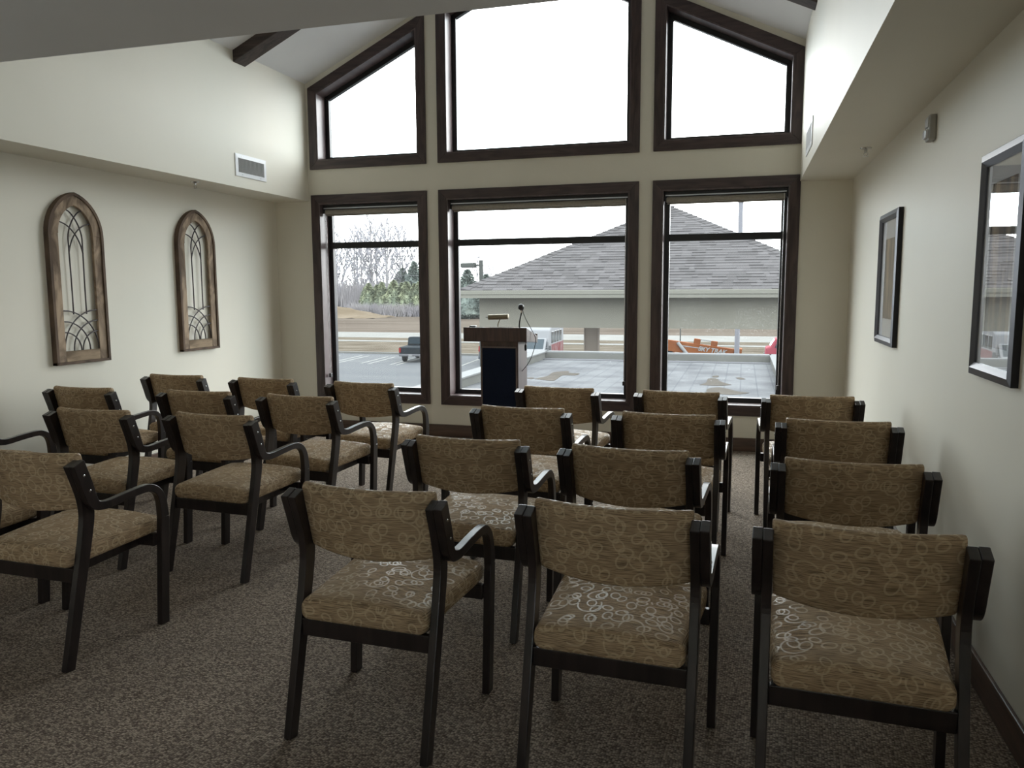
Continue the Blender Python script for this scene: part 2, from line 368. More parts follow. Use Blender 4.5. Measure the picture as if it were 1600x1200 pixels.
# ------------------------------------------------------------------ windows
CW = .088
def offset_poly(poly, d):
    """move each edge of a CCW polygon inwards by d"""
    n = len(poly); lines = []
    for i in range(n):
        p, q = Vector(poly[i]), Vector(poly[(i+1) % n]); e = (q-p).normalized(); nrm = Vector((-e.y, e.x)); lines.append((p + nrm*d, e))
    out = []
    for i in range(n):
        (p, e), (q, g) = lines[i-1], lines[i]; den = e.x*g.y - e.y*g.x
        t = ((q.x-p.x)*g.y - (q.y-p.y)*g.x) / den; out.append(tuple(p + e*t))
    return out
def window(idx, poly, bar=None, dirty=False):
    h = holder(f'window_{idx}')
    outer = offset_poly(poly, -CW); n = len(poly)
    for i in range(n):
        j = (i+1) % n
        hor = abs(poly[j][0]-poly[i][0]) > abs(poly[j][1]-poly[i][1])
        MB().prism([poly[i], poly[j], outer[j], outer[i]], 'y', D-.022, D).build('casing_board', walnut_h if hor else walnut, h, bevel=.003)
    inner = offset_poly(poly, .012)
    for i in range(n):
        j = (i+1) % n
        hor = abs(poly[j][0]-poly[i][0]) > abs(poly[j][1]-poly[i][1])
        MB().prism([inner[i], inner[j], poly[j], poly[i]], 'y', D-.018, D+.155).build('jamb_board', jamb_m, h)
    fr = offset_poly(poly, .058)
    for i in range(n):
        j = (i+1) % n
        MB().prism([fr[i], fr[j], poly[j], poly[i]], 'y', D+.155, D+.21).build('sash_rail', black_al, h, bevel=.004)
    gm = glass_dirty if dirty else glass_clean
    if bar:
        z0, z1 = bar
        MB().box(fr[0][0], fr[1][0], D+.15, D+.21, z0, z1).build('transom_bar', black_al, h, bevel=.004)
        for a, b in ((fr[0][1], z0), (z1, fr[2][1])):
            obj('glass_pane', plane_xz([(fr[0][0]-.01, a-.01), (fr[1][0]+.01, a-.01), (fr[1][0]+.01, b+.01), (fr[0][0]-.01, b+.01)], D+.185, gm), h)
    else:
        obj('glass_pane', plane_xz(offset_poly(poly, .05), D+.185, gm), h)
    return h
LAST = [None]
_old_obj = obj
def obj(name, me, parent=None, kind=None):
    o = _old_obj(name, me, parent, kind); LAST[0] = o; return o
def plane_xz(poly, y, m):
    me = bpy.data.meshes.new('glass_pane'); me.from_pydata([(p[0], y, p[1]) for p in poly], [], [tuple(range(len(poly)))]); me.materials.append(m); return me
for i, (a, b) in enumerate(COLS):
    window(i+1, [(a, ZL0), (b, ZL0), (b, ZL1), (a, ZL1)], (1.952, 2.018), True)
    if a < CX < b: P = [(a, ZU0), (b, ZU0), (b, open_z(b)), (CX, open_z(CX)), (a, open_z(a))]
    else: P = [(a, ZU0), (b, ZU0), (b, open_z(b)), (a, open_z(a))]
    window(i+4, P)
hb = holder('fill_door_1')  # unseen glazed double door, added behind the camera as daylight fill
for a in ((RY0, RY0+.09, 0, RZ1), (RY1-.09, RY1, 0, RZ1), ((RY0+RY1)/2-.08, (RY0+RY1)/2+.08, 0, RZ1), (RY0, RY1, 0, .2), (RY0, RY1, RZ1-.1, RZ1)): MB().box(XR+.04, XR+.10, *a).build('fill_door_rail', black_al, hb)
obj('glass_pane', bpy.data.meshes.new('glass_pane'), hb)
LAST[0].data.from_pydata([(XR+.07, RY0, 0), (XR+.07, RY1, 0), (XR+.07, RY1, RZ1), (XR+.07, RY0, RZ1)], [], [(0, 1, 2, 3)]); LAST[0].data.materials.append(glass_clean)
# light portals guide the sampling of the sky through the six openings (they give no light of their own)
for i, (a, b) in enumerate(COLS):
    for z0, z1 in ((ZL0, ZL1), (ZU0, open_z(a if i == 0 else b) + (.54 if i != 1 else .9))):
        if i == 1 and z0 > 2: z1 = open_z(CX)
        elif z0 > 2: z1 = max(open_z(a), open_z(b))
        ld = bpy.data.lights.new('window_portal', 'AREA'); ld.shape = 'RECTANGLE'; ld.size = b-a; ld.size_y = z1-z0; ld.cycles.is_portal = True
        lo = bpy.data.objects.new('window_portal', ld); COL.objects.link(lo); lo.location = ((a+b)/2, D+.25, (z0+z1)/2); lo.rotation_euler = (-PI/2, 0, 0)
ld = bpy.data.lights.new('window_portal', 'AREA'); ld.shape = 'RECTANGLE'; ld.size = RZ1; ld.size_y = RY1-RY0; ld.cycles.is_portal = True
lo = bpy.data.objects.new('window_portal', ld); COL.objects.link(lo); lo.location = (XR+.14, (RY0+RY1)/2, RZ1/2); lo.rotation_euler = (0, PI/2, 0)

# roller blinds rolled up at the top of the lower windows
def blind(i, side, label):
    a, b = COLS[i][0]+.014, COLS[i][1]-.014
    t = thing('roller_blind', label, 'blind', ((a+b)/2, D+.07, 2.36)); hw = (b-a)/2
    MB().box(-hw, hw, -.02, .04, .005, .046).build('head_rail', black_al, t, bevel=.003)
    MB().box(-hw+.01, hw-.01, -.028, -.02, .0, .010).build('head_rail_lip', alum, t)
    MB().tube([(-hw+.02, 0, -.032), (hw-.02, 0, -.032)], .027, 14).build('fabric_roll', shade_m, t, smooth=True)
    MB().box(-hw+.025, hw-.025, .018, .024, -.062, -.03).build('fabric_drop', shade_m, t)
    MB().box(-hw+.025, hw-.025, .012, .028, -.072, -.058).build('hem_bar', shade_m, t, bevel=.003)
    for s in (-1, 1): MB().box(s*hw-.012 if s > 0 else -hw, hw if s > 0 else -hw+.012, -.028, .028, -.045, .018).build('bracket', black_pl, t, bevel=.003)
    xs_ = -hw+.028 if side < 0 else hw-.028
    zb = .607-2.36
    c = MB()
    for dy in (-.012, .012): c.tube([(xs_, dy-.02, -.01), (xs_, dy-.02, zb)], .0022, 5)
    c.build('bead_chain', steel, t)
    MB().box(xs_-.012, xs_+.012, -.04, 0, zb-.03, zb+.012).build('chain_tensioner', black_pl, t, bevel=.004)
blind(0, -1, 'rolled tan blind in the narrow window left of the lectern')
blind(1, 1, 'rolled tan blind in the wide middle window behind the lectern')
blind(2, 1, 'rolled tan blind in the window nearest the right wall')

# ------------------------------------------------------------------ armchairs
def rrect(w, h0, h1, r, n=5, cx=0, crown=0):
    """rounded rectangle loop in (x, z)"""
    pts = []
    for (sx, sz, a0) in ((1, 0, -PI/2), (1, 1, 0), (-1, 1, PI/2), (-1, 0, PI)):
        ccx = sx*(w-r); ccz = (h1-r) if sz else (h0+r)
        for k in range(n+1):
            a = a0 + (PI/2)*k/n; pts.append((ccx + r*math.cos(a), ccz + r*math.sin(a)))
        if sx == 1 and sz == 1:
            for k in range(1, 8):
                x = (w-r)*(1-2*k/8); pts.append((x, h1))
    if crown: pts = [(x, z + crown*max(0, 1-(x/w)**2)*((z-h0)/(h1-h0))) for x, z in pts]
    return pts
def seat_mesh():
    mb = MB(); loops = []
    ys = [(.030, .020), (.033, .010), (.042, .003), (.058, 0)] + [(.058+.43*k/12, 0) for k in range(1, 12)] + [(.495, 0), (.515, .002), (.530, .010), (.537, .024)]
    for y, ins in ys:
        u = (y-.03)/.51; w_ = .231 + .022*min(1, max(0, (y-.10)/.35)) - ins
        if y > .47: w_ = min(w_, .252)
        zb = .396 + .022*u + ins; zt = .470 + .020*u - ins
        cr = .026*math.sin(PI*min(1, max(0, u)))**.7 if 0 < u < 1 else 0
        loops.append([(x, y, z) for x, z in rrect(w_, zb, zt, min(.026, (zt-zb)/2.2), 5, 0, cr + .006)])
    mb.loft(loops); return mb.mesh('seat', fabric_m, smooth=True, uv=True)
def back_mesh():
    mb = MB(); loops = []
    top_r = Vector((.081, .853)); bot_r = Vector((.132, .622))
    dirv = (top_r - bot_r).normalized(); nrm = Vector((dirv.y, -dirv.x))   # forward
    if nrm.x < 0: nrm = -nrm
    H = (top_r - bot_r).length; th = .045
    xs_ = [-.241, -.2405, -.238, -.231] + [-.231 + .462*k/16 for k in range(1, 16)] + [.231, .238, .2405, .241]
    ins = [.009, .004, .001, 0] + [0]*15 + [0, .001, .004, .009]
    for x, i in zip(xs_, ins):
        k_ = max(0, 1-(x/.238)**2); bulge = -.048*k_
        sec = rrect(th/2-i, 0+i-.020*k_, H-i, min(.02, th/2-i-.001), 5)
        loops.append([(x*(1-.03*(1-s_/H)), bot_r.x + bulge + nrm.x*(c+th/2) + dirv.x*s_, bot_r.y + nrm.y*(c+th/2) + dirv.y*s_) for c, s_ in sec])
    mb.loft(loops); return mb.mesh('backrest', fabric_m, smooth=True, uv=True)
def make_chair():
    t = thing('armchair', 'x', 'chair', group='patterned armchairs set out in rows')
    obj('seat', seat_mesh(), t); obj('backrest', back_mesh(), t)
    post = [(-.018, 0, .044), (.033, .21, .047), (.084, .42, .051), (.107, .52, .054), (.121, .60, .057), (.116, .67, .058), (.097, .735, .057), (.064, .826, .056)]
    post = post[:2] + catmull(post[2:], 4)
    up = catmull([(.064, .828, .056), (.097, .735, .056), (.117, .672, .052), (.137, .643, .042), (.170, .632, .036), (.215, .630, .034), (.30, .638, .033), (.39, .644, .033), (.44, .639, .034), (.480, .613, .035), (.502, .565, .043), (.510, .49, .049)], 4)
    leg = [(.510, .49, .049), (.503, .40, .050), (.474, 0, .048)]
    for s in (-1, 1):
        a, b = sorted((s*.236, s*.2639)); c, d = sorted((s*.264, s*.292))
        obj('leg', sweep(post, a, b).mesh('rear_leg', chair_wood, bevel=.0025), t)
        sw = sweep(up, c, d); nv = len(sw.v)
        obj('armrest', sw.mesh('armrest', chair_wood, bevel=.0025, keep=range(nv-4, nv)), t)
        obj('leg', sweep(leg, c, d).mesh('front_leg', chair_wood, bevel=.0025, keep=range(4)), t)
        MB().prism([(.06, .345), (.47, .358), (.47, .398), (.06, .39)], 'x', *sorted((s*.150, s*.176))).build('seat_rail', chair_wood, t, bevel=.003)
        for y, z in ((.083, .775), (.108, .708)):
            MB().lathe([(.0055, 0), (.0055, .0015), (.003, .003)], 10, Matrix.Translation((s*.292, y, z)) @ Matrix.Rotation(s*PI/2, 4, 'Y')).build('bolt', steel, t)
    MB().box(-.236, .236, .052, .076, .335, .395).build('seat_rail', chair_wood, t, bevel=.003)
    MB().box(-.264, .264, .462, .486, .362, .418).build('seat_rail', chair_wood, t, bevel=.003)
    return t
CH = [  # x, y, degrees, label
 ('A', -1.176, 2.199, -2.1, 'front-most beige loop-patterned armchair right of the aisle, full rear legs in view'),
 ('B', -.365, 2.196, -2.7, 'middle patterned armchair of the three nearest the camera, right of the aisle'),
 ('C', .332, 2.147, -2.9, 'nearest patterned armchair beside the right wall, largest in the photo'),
 ('D', -1.15, 3.112, -1.6, 'aisle-side patterned armchair in second row of the right block'),
 ('E', -.439, 3.074, -4.5, 'centre patterned armchair in second row of the right block'),
 ('F', .409, 3.031, -1.4, 'wall-side patterned armchair in second row of the right block'),
 ('G', -.361, 4.026, -2.0, 'centre patterned armchair in third row of the right block'),
 ('H', .463, 4.011, -.5, 'wall-side patterned armchair in third row of the right block'),
 ('I', -1.166, 4.059, -3.3, 'aisle-side patterned armchair in third row of right block, below the lectern'),
 ('J', -1.174, 4.985, -5.0, 'patterned armchair right beside the lectern, first row before the middle window'),
 ('K', -.372, 4.956, -4.5, 'patterned armchair in first row under the right window'),
 ('L', .419, 4.93, 2.0, 'patterned armchair farthest along the right wall, near the window corner'),
 ('M', -2.787, 2.386, -1.5, 'nearest patterned armchair of the left block, cut by the left photo edge'),
 ('W', -3.52, 2.43, -1.5, 'patterned armchair almost outside the left edge, only seat corner and front leg visible'),
 ('N', -4.4217, 3.348, -1.1, 'patterned armchair mostly outside the left photo edge, its curved armrest against the left wall'),
 ('O', -3.453, 3.394, -.9, 'middle patterned armchair in second row of the left block'),
 ('P', -2.686, 3.414, -3.5, 'aisle-side patterned armchair in second row of the left block'),
 ('Q', -3.411, 4.229, -1.0, 'middle patterned armchair in third row of the left block'),
 ('R', -2.645, 4.188, -5.4, 'aisle-side patterned armchair in third row of the left block'),
 ('S', -4.323, 4.206, -.6, 'wall-side patterned armchair in third row, below the larger arched decor'),
 ('T', -4.251, 5.044, -1.2, 'wall-side patterned armchair in first row, below the farther arched decor'),
 ('U', -3.42, 4.989, -4.3, 'middle patterned armchair in first row of the left block'),
 ('V', -2.58, 4.921, -6.0, 'aisle-side patterned armchair in first row, under the narrow left window'),
]
proto = make_chair()
for i, (k, x, y, a, lab) in enumerate(CH):
    c = proto if i == 0 else copy_tree(proto)
    c['label'] = lab; c.location = (x, y, 0); c.rotation_euler = (0, 0, math.radians(a))

# ------------------------------------------------------------------ lectern with reading lamp and microphone
t = thing('lectern', 'dark wood lectern with a navy front panel before the middle window', 'lectern', (-2.09, 6.74, 0))
MB().box(-.178, .178, 0, .30, .06, 1.045).build('body', lect_wood, t, bevel=.004)
MB().box(-.20, .20, -.02, .34, 0, .06).build('base', lect_wood, t, bevel=.005)
MB().box(-.158, .158, -.008, 0, .12, .985).build('front_panel', navy, t, bevel=.004)
fr = MB()
for a in ((-.168, -.158, .11, .995), (.158, .168, .11, .995)): fr.box(a[0], a[1], -.012, 0, a[2], a[3])
fr.box(-.168, .168, -.012, 0, .985, .997); fr.box(-.168, .168, -.012, 0, .11, .12)
fr.build('panel_frame', mat('panel_edge', (.16, .12, .11), .4), t)
MB().prism([(-.045, 1.045), (.345, 1.015), (.345, 1.075), (-.045, 1.172)], 'x', -.323, .268).build('top', lect_wood, t, bevel=.004)
MB().prism([(.33, 1.075), (.345, 1.075), (.345, 1.10), (.33, 1.10)], 'x', -.323, .268).build('book_ledge', lect_wood, t)
t = thing('reading_lamp', 'small brass reading lamp with horizontal tube shade on the lectern', 'lamp', (-2.13, 6.84, 1.145))
MB().lathe([(.03, -.012), (.03, .006), (.012, .012)], 16).build('base', brass, t)
MB().tube(catmull([(0, 0, .0), (.0, .0, .05), (.02, -.01, .09), (.03, -.015, .115)], 5), .0045, 8).build('gooseneck', brass, t, smooth=True)
MB().tube([(-.085, -.02, .112), (-.083, -.02, .112), (.103, -.02, .118), (.105, -.02, .118)], [.02, .024, .024, .02], 16).build('lamp_shade', brass, t, smooth=True)
MB().tube([(-.11, -.02, .111), (-.084, -.02, .112)], .004, 8).build('switch', black_pl, t)
t = thing('microphone', 'black gooseneck microphone with hanging cable at right side of lectern', 'microphone', (-1.93, 6.84, 1.145))
MB().lathe([(.02, -.012), (.02, .01), (.01, .018)], 14).build('base', black_pl, t)
MB().tube(catmull([(0, 0, 0), (.002, 0, .06), (.012, 0, .12), (.026, 0, .165)], 5), .007, 8).build('gooseneck', black_pl, t, smooth=True)
MB().lathe([(.008, -.03), (.018, -.015), (.026, .002), (.028, .018), (.022, .034), (.008, .042)], 16, Matrix.Translation((.024, -.012, .195)) @ Matrix.Rotation(.9, 4, 'X')).build('head', black_pl, t, smooth=True)
MB().lathe([(.009, 0), (.011, .02)], 10, Matrix.Translation((.022, 0, .155))).build('collar', steel, t)
MB().tube(catmull([(.032, -.005, .18), (.06, .0, .10), (.11, .02, .0), (.135, .06, -.075), (.13, .06, -.15), (.09, .03, -.28), (.025, .02, -.37), (.016, .02, -.375)], 6), .0032, 6).build('cable', black_pl, t, smooth=True)
t = thing('power_plug', 'black plug dangling on a short cord below the lectern top', 'plug', (-1.86, 6.80, 1.03))
MB().tube([(0, 0, .03), (.002, 0, 0), (0, 0, -.02)], .003, 6).build('cord', black_pl, t)
MB().lathe([(.004, -.01), (.011, -.025), (.011, -.06), (.006, -.07)], 10).build('plug_body', black_pl, t)
tag(MB().box(-2.37, -2.31, 6.735, 6.78, 1.160, 1.183).build('remote_control', black_pl, bevel=.004), 'small black box on the left corner of the lectern top', 'remote')

# ------------------------------------------------------------------ arched wall decor
old_wood = noisy(mat('weathered_wood', (.2, .14, .09), .85), (.11, .075, .05), (.40, .30, .21), (9, 9, 3.5), 6, .38, .62, bump=.3, dist=1.0)
old_wood_h = noisy(mat('weathered_wood_level', (.2, .14, .09), .85), (.15, .105, .065), (.44, .33, .22), (3, 3, 14), 6, .36, .62, bump=.3)
rim_wood = noisy(mat('weathered_rim', (.1, .07, .05), .85), (.06, .04, .028), (.15, .10, .07), (8, 8, 4), 5)
iron = mat('dark_iron', (.045, .035, .035), .5, .3)
def arch_pts(a, zs, h, n=10):
    """pointed arch, half width a, spring zs, rise h: right foot to apex to left foot"""
    r = (h*h + a*a) / (2*a); cx = a - r
    out = []
    th = math.atan2(h, -cx)
    for k in range(n+1):
        q = th*k/n; out.append((cx + r*math.cos(q), zs + r*math.sin(q)))
    out[-1] = (0, zs+h)
    return out + [(-x, z) for x, z in reversed(out[:-1])]
def make_arch(label, yc):
    t = thing('arched_wall_decor', label, 'wall decor', (XL, yc, .968), 0, 'arched window decor on the left wall')
    A, ZS, HH = .255, .950, .318
    def plank(poly, name, m, d0=.012, d1=.034): return MB().prism(poly, 'x', d0, d1).build(name, m, t, bevel=.003)
    ai = .16
    out = arch_pts(A-.02, ZS, HH-.022); inn = arch_pts(ai, ZS+.01, HH-.105)
    half = len(out)//2
    for s in (1, -1):
        plank([(s*(A-.02), .085 if False else 0.02), (s*(A-.02), ZS), (s*ai, ZS+.01), (s*ai, .02)], 'side_plank', old_wood)
        o = out[:half+1] if s > 0 else list(reversed(out[half:])); i = inn[:half+1] if s > 0 else list(reversed(inn[half:]))
        mb = MB(); mb.loft([[(.012, *p), (.036, *p), (.036, *q), (.012, *q)] for p, q in zip(o, i)]); mb.build('arch_plank', old_wood, t)
    plank([(-ai, .02), (ai, .02), (ai, .098), (-ai, .098)], 'bottom_plank', old_wood_h)
    ro = [(A, 0), (A, .5)] + arch_pts(A, ZS, HH); ro = [(A, 0)] + arch_pts(A, ZS, HH) + [(-A, 0)]
    ri = [(A-.022, .02)] + arch_pts(A-.022, ZS, HH-.024) + [(-A+.022, .02)]
    mb = MB(); mb.loft([[(.0, *p), (.044, *p), (.044, *q), (.0, *q)] for p, q in zip(ro, ri)]); mb.build('outer_rim', rim_wood, t)
    MB().prism([(-A, 0), (A, 0), (A, .02), (-A, .02)], 'x', 0, .044).build('outer_rim', rim_wood, t, bevel=.002)
    W = 2*ai; zb = .098
    def pt(u, v): return (.024, -ai + u*W, zb + v)
    def bar(pts): MB().tube([pt(*p) for p in catmull(pts, 4)], .0052, 6).build('iron_bar', iron, t, smooth=True)
    for rx, rz in ((1.0, .30), (.74, .22), (.48, .14)):
        q = [(rx*math.sin(PI/2*k/8), rz*math.cos(PI/2*k/8)) for k in range(9)]
        bar(q); bar([(1-u, v) for u, v in q])
    side = [(.69, .27), (.69, .5), (.70, .76), (.69, .86), (.58, .95), (.40, 1.02), (.22, 1.045)]
    bar(side); bar([(1-u, v) for u, v in side])
    top = [(.0, .955), (.28, .925), (.5, .865), (.64, .79), (.705, .72)]
    bar(top); bar([(1-u, v) for u, v in top])
make_arch('weathered wooden arched window decor with iron scrollwork, larger one nearer the camera', 4.807)
make_arch('weathered wooden arched window decor with iron scrollwork, farther one near the window wall', 6.163)

# ------------------------------------------------------------------ framed pictures on the right wall
frame_m = mat('pewter_frame', (.10, .10, .115), .32, .6); frame_side = mat('black_frame_side', (.008, .008, .012), .6)
matboard = mat('mat_board', (.72, .73, .74), .8)
def print_mat():
    mt = mat('forest_print', (.2, .14, .08), .7); t = mt.node_tree; b = bsdf(mt)
    tc = N(t, 'ShaderNodeTexCoord'); mp = N(t, 'ShaderNodeMapping'); mp.inputs['Scale'].default_value = (1, 16, 1.2); t.links.new(tc.outputs['Object'], mp.inputs[0])
    ns = N(t, 'ShaderNodeTexNoise', i_Scale=1.0, i_Detail=3.0); t.links.new(mp.outputs[0], ns.inputs['Vector'])
    n2 = N(t, 'ShaderNodeTexNoise', i_Scale=9.0, i_Detail=5.0); t.links.new(tc.outputs['Object'], n2.inputs['Vector'])
    mm = math_node(t, 'ADD', math_node(t, 'MULTIPLY', ns.outputs[0], .7), math_node(t, 'MULTIPLY', n2.outputs[0], .3))
    rp = N(t, 'ShaderNodeValToRGB'); e = rp.color_ramp.elements; e[0].position = .40; e[0].color = (.045, .03, .018, 1); e[1].position = .62; e[1].color = (.42, .30, .17, 1)
    x = e.new(.5); x.color = (.15, .10, .058, 1)
    t.links.new(mm, rp.inputs[0]); t.links.new(rp.outputs[0], b.inputs['Base Color']); return mt
print_m = print_mat()
def picture(label, y0, y1, z0, z1, dep, fw, mw):
    t = thing('framed_picture', label, 'picture', (XR, (y0+y1)/2, z0)); hw = (y1-y0)/2; h = z1-z0
    fo = [(-hw, 0), (hw, 0), (hw, h), (-hw, h)]; fi = offset_poly(fo, fw)
    for i in range(4):
        j = (i+1) % 4; o1, o2, i1, i2 = fo[i], fo[j], fi[i], fi[j]
        mid1 = tuple((a*.45+b*.55) for a, b in zip(o1, i1)); mid2 = tuple((a*.45+b*.55) for a, b in zip(o2, i2))
        mb = MB(); mb.loft([[(0, *o1), (-dep*.8, *o1), (-dep, *mid1), (-dep*.55, *i1), (0, *i1)], [(0, *o2), (-dep*.8, *o2), (-dep, *mid2), (-dep*.55, *i2), (0, *i2)]])
        mb.build('frame_rail', frame_m, t)
        e = .0015
        k1 = tuple(a + (e if abs(a) > 1e-6 and a > 0 else -e) if n == 0 else (a + e if a > h/2 else a - e) for n, a in enumerate(o1))
        k2 = tuple(a + (e if a > 0 else -e) if n == 0 else (a + e if a > h/2 else a - e) for n, a in enumerate(o2))
        mb = MB(); mb.loft([[(0, *k1), (-dep*.78, *k1), (-dep*.78, *o1), (0, *o1)], [(0, *k2), (-dep*.78, *k2), (-dep*.78, *o2), (0, *o2)]])
        mb.build('frame_edge', frame_side, t)
    mo = fi; mi = offset_poly(fi, mw)
    mb = MB()
    for i in range(4):
        j = (i+1) % 4; mb.prism([mo[i], mo[j], mi[j], mi[i]], 'x', -.007, -.009)
    mb.build('mat_board', matboard, t)
    MB().prism(offset_poly(fi, mw-.01), 'x', -.004, -.0065).build('print', print_m, t)
    me = bpy.data.meshes.new('glass'); me.from_pydata([(-.0105, *p) for p in fi], [], [(0, 1, 2, 3)]); me.materials.append(glass_pic); obj('glass', me, t)
picture('framed forest print in wide pale mat, farther along the right wall', 5.158, 5.817, 1.146, 1.972, .034, .045, .115)
picture('framed print nearer the camera whose glass mirrors the window', 2.976, 3.49, 1.166, 1.997, .030, .045, .07)

# ------------------------------------------------------------------ vents, sprinklers, alarm, outlets
def vent(label, x, y0, y1, z0, z1, face):
    t = thing('wall_vent', label, 'vent', (x, (y0+y1)/2, (z0+z1)/2), 0 if face > 0 else PI)
    hy, hz = (y1-y0)/2, (z1-z0)/2; b = .036
    fo = [(-hy, -hz), (hy, -hz), (hy, hz), (-hy, hz)]; fi = offset_poly(fo, b)
    mb = MB(); mb.loft([[(.0, *p), (.007, *p), (.009, *q), (.0, *q)] for p, q in zip(fo + fo[:1], fi + fi[:1])], cap=False); mb.build('frame', white_pl, t)
    MB().box(.0005, .0015, -hy+b, hy-b, -hz+b, hz-b).build('backing', dark_gap, t)
    n = 20; pitch = 2*(hy-b)/n
    me = MB().box(-.0045, .0045, -.0012, .0012, -hz+b, hz-b, Matrix.Rotation(.5, 4, 'Z')).mesh('slat', white_pl)
    for k in range(n):
        o = obj('slat', me, t); o.location = (.0065, -hy+b+pitch*(k+.5), 0)
    for sy in (-.6, .6):
        for sz in (-1, 1): MB().lathe([(.004, 0), (.003, .002)], 8, Matrix.Translation((.008, sy*hy, sz*(hz-b/2))) @ Matrix.Rotation(PI/2, 4, 'Y')).build('screw', steel, t)
vent('white louvred vent on the upper left wall above the soffit edge', LS, 6.275, 6.75, 2.54, 2.738, 1)
vent('white louvred vent on the upper right wall beside the window, seen edge-on', RS, 6.26, 6.83, 2.54, 2.745, -1)
def sprinkler(label, x, y):
    t = thing('fire_sprinkler', label, 'sprinkler', (x, y, SOF))
    MB().lathe([(.038, 0), (.036, -.006), (.014, -.012)], 20).build('escutcheon', steel, t, smooth=True)
    MB().lathe([(.010, -.010), (.010, -.028), (.006, -.032)], 12).build('body', steel, t)
    for s in (-1, 1): MB().tube([(s*.008, 0, -.03), (s*.013, 0, -.042), (s*.004, 0, -.055)], .0022, 6).build('frame_arm', steel, t)
    MB().lathe([(.017, -.056), (.017, -.058)], 14).build('deflector', steel, t)
sprinkler('chrome fire sprinkler under the left soffit', -4.556, 5.891)
sprinkler('chrome fire sprinkler under the right soffit', .766, 5.906)
t = thing('strobe_alarm', 'grey alarm box with clear strobe lens on the right wall', 'alarm', (XR, 4.46, 2.225))
MB().box(-.034, 0, -.045, .045, 0, .125).build('housing', mat('alarm_grey', (.38, .37, .35), .5), t, bevel=.008)
MB().box(-.048, -.03, -.03, .035, .012, .055).build('strobe_lens', mat('strobe_lens', (.7, .7, .74), .12), t, bevel=.006)
MB().box(-.039, -.033, -.035, .035, .065, .112).build('sounder_grille', mat('alarm_grille', (.5, .5, .5), .5), t, bevel=.002)
def outlet(label, loc, rz):
    t = thing('wall_outlet', label, 'outlet', loc, rz)
    MB().box(-.035, .035, -.006, 0, -.057, .057).build('cover_plate', outlet_m, t, bevel=.002)
    for z in (-.02, .02): MB().box(-.016, .016, -.008, -.006, z-.013, z+.013).build('socket', mat('socket', (.6, .6, .58), .5), t, bevel=.002)
outlet('white outlet plate on the left wall behind a first-row chair', (XL, 6.81, .585), PI/2)

# ================================================================== outside
GZ = -4.1
asphalt = noisy(mat('asphalt', (0.0336, 0.0349, 0.0378), .85), (0.0302, 0.0319, 0.0349), (0.0386, 0.0399, 0.0420), (.05, .4, 1), 4)
concrete = noisy(mat('concrete', (0.0660, 0.0647, 0.0603), .9), (0.0616, 0.0603, 0.0563), (0.0726, 0.0713, 0.0669), (.3, .3, .3), 4)
drygrass = noisy(mat('dry_grass', (0.0460, 0.0391, 0.0313), 1.0, spec=0), (0.0345, 0.0285, 0.0216), (0.0598, 0.0515, 0.0414), (.25, .7, .5), 6)
dirt = noisy(mat('tilled_dirt', (0.0437, 0.0359, 0.0290), 1.0, spec=0), (0.0368, 0.0299, 0.0244), (0.0529, 0.0442, 0.0368), (.05, .22, .2), 6)
sand = noisy(mat('sandy_soil', (0.0644, 0.0506, 0.0368), 1.0, spec=0), (0.0529, 0.0414, 0.0290), (0.0713, 0.0575, 0.0432), (.2, .2, .4), 5)
paint = mat('road_paint', (0.1000, 0.0990, 0.0925), .8)
def slab(name, x0, x1, y0, y1, z, m, kind='structure', th=.3): return MB().box(x0, x1, y0, y1, z-th, z).build(name, m, kind=kind)
lot = slab('parking_lot', -120, 60, 8.2, 64.4, GZ, asphalt)
slab('verge', -160, 80, 64.7, 79.3, GZ+.05, drygrass)
slab('sidewalk', -180, 90, 79.3, 81.2, GZ+.08, concrete)
slab('verge_far', -190, 100, 81.2, 86.6, GZ+.04, drygrass)
slab('road', -250, 120, 86.6, 98.2, GZ+.02, concrete)
slab('field', -500, 300, 98.2, 420, GZ, dirt)
MB().box(-120, 60, 64.4, 64.7, GZ-.2, GZ+.15).build('curb', concrete, kind='structure')
for x0, y0, x1, y1 in ((-31.36, 56.97, -31.97, 62.5), (-30.53, 55.5, -31.2, 62.3), (-28.53, 55.6, -29.2, 61.9), (-27.72, 55.15, -28.46, 61.7), (-25.8, 55.0, -26.4, 61.0), (-25.2, 54.8, -25.8, 61), (-22.9, 54.8, -23.5, 61), (-22.3, 54.8, -22.9, 61), (-34.1, 56.9, -34.8, 62.5), (-33.3, 56.5, -34.0, 62.3), (-20.1, 54.8, -20.7, 61), (-17.2, 54.8, -17.8, 61), (-14.3, 54.8, -14.9, 61)):
    MB().prism([(x0-.07, y0), (x0+.07, y0), (x1+.07, y1), (x1-.07, y1)], 'z', GZ, GZ+.006).build('parking_line', paint, lot)

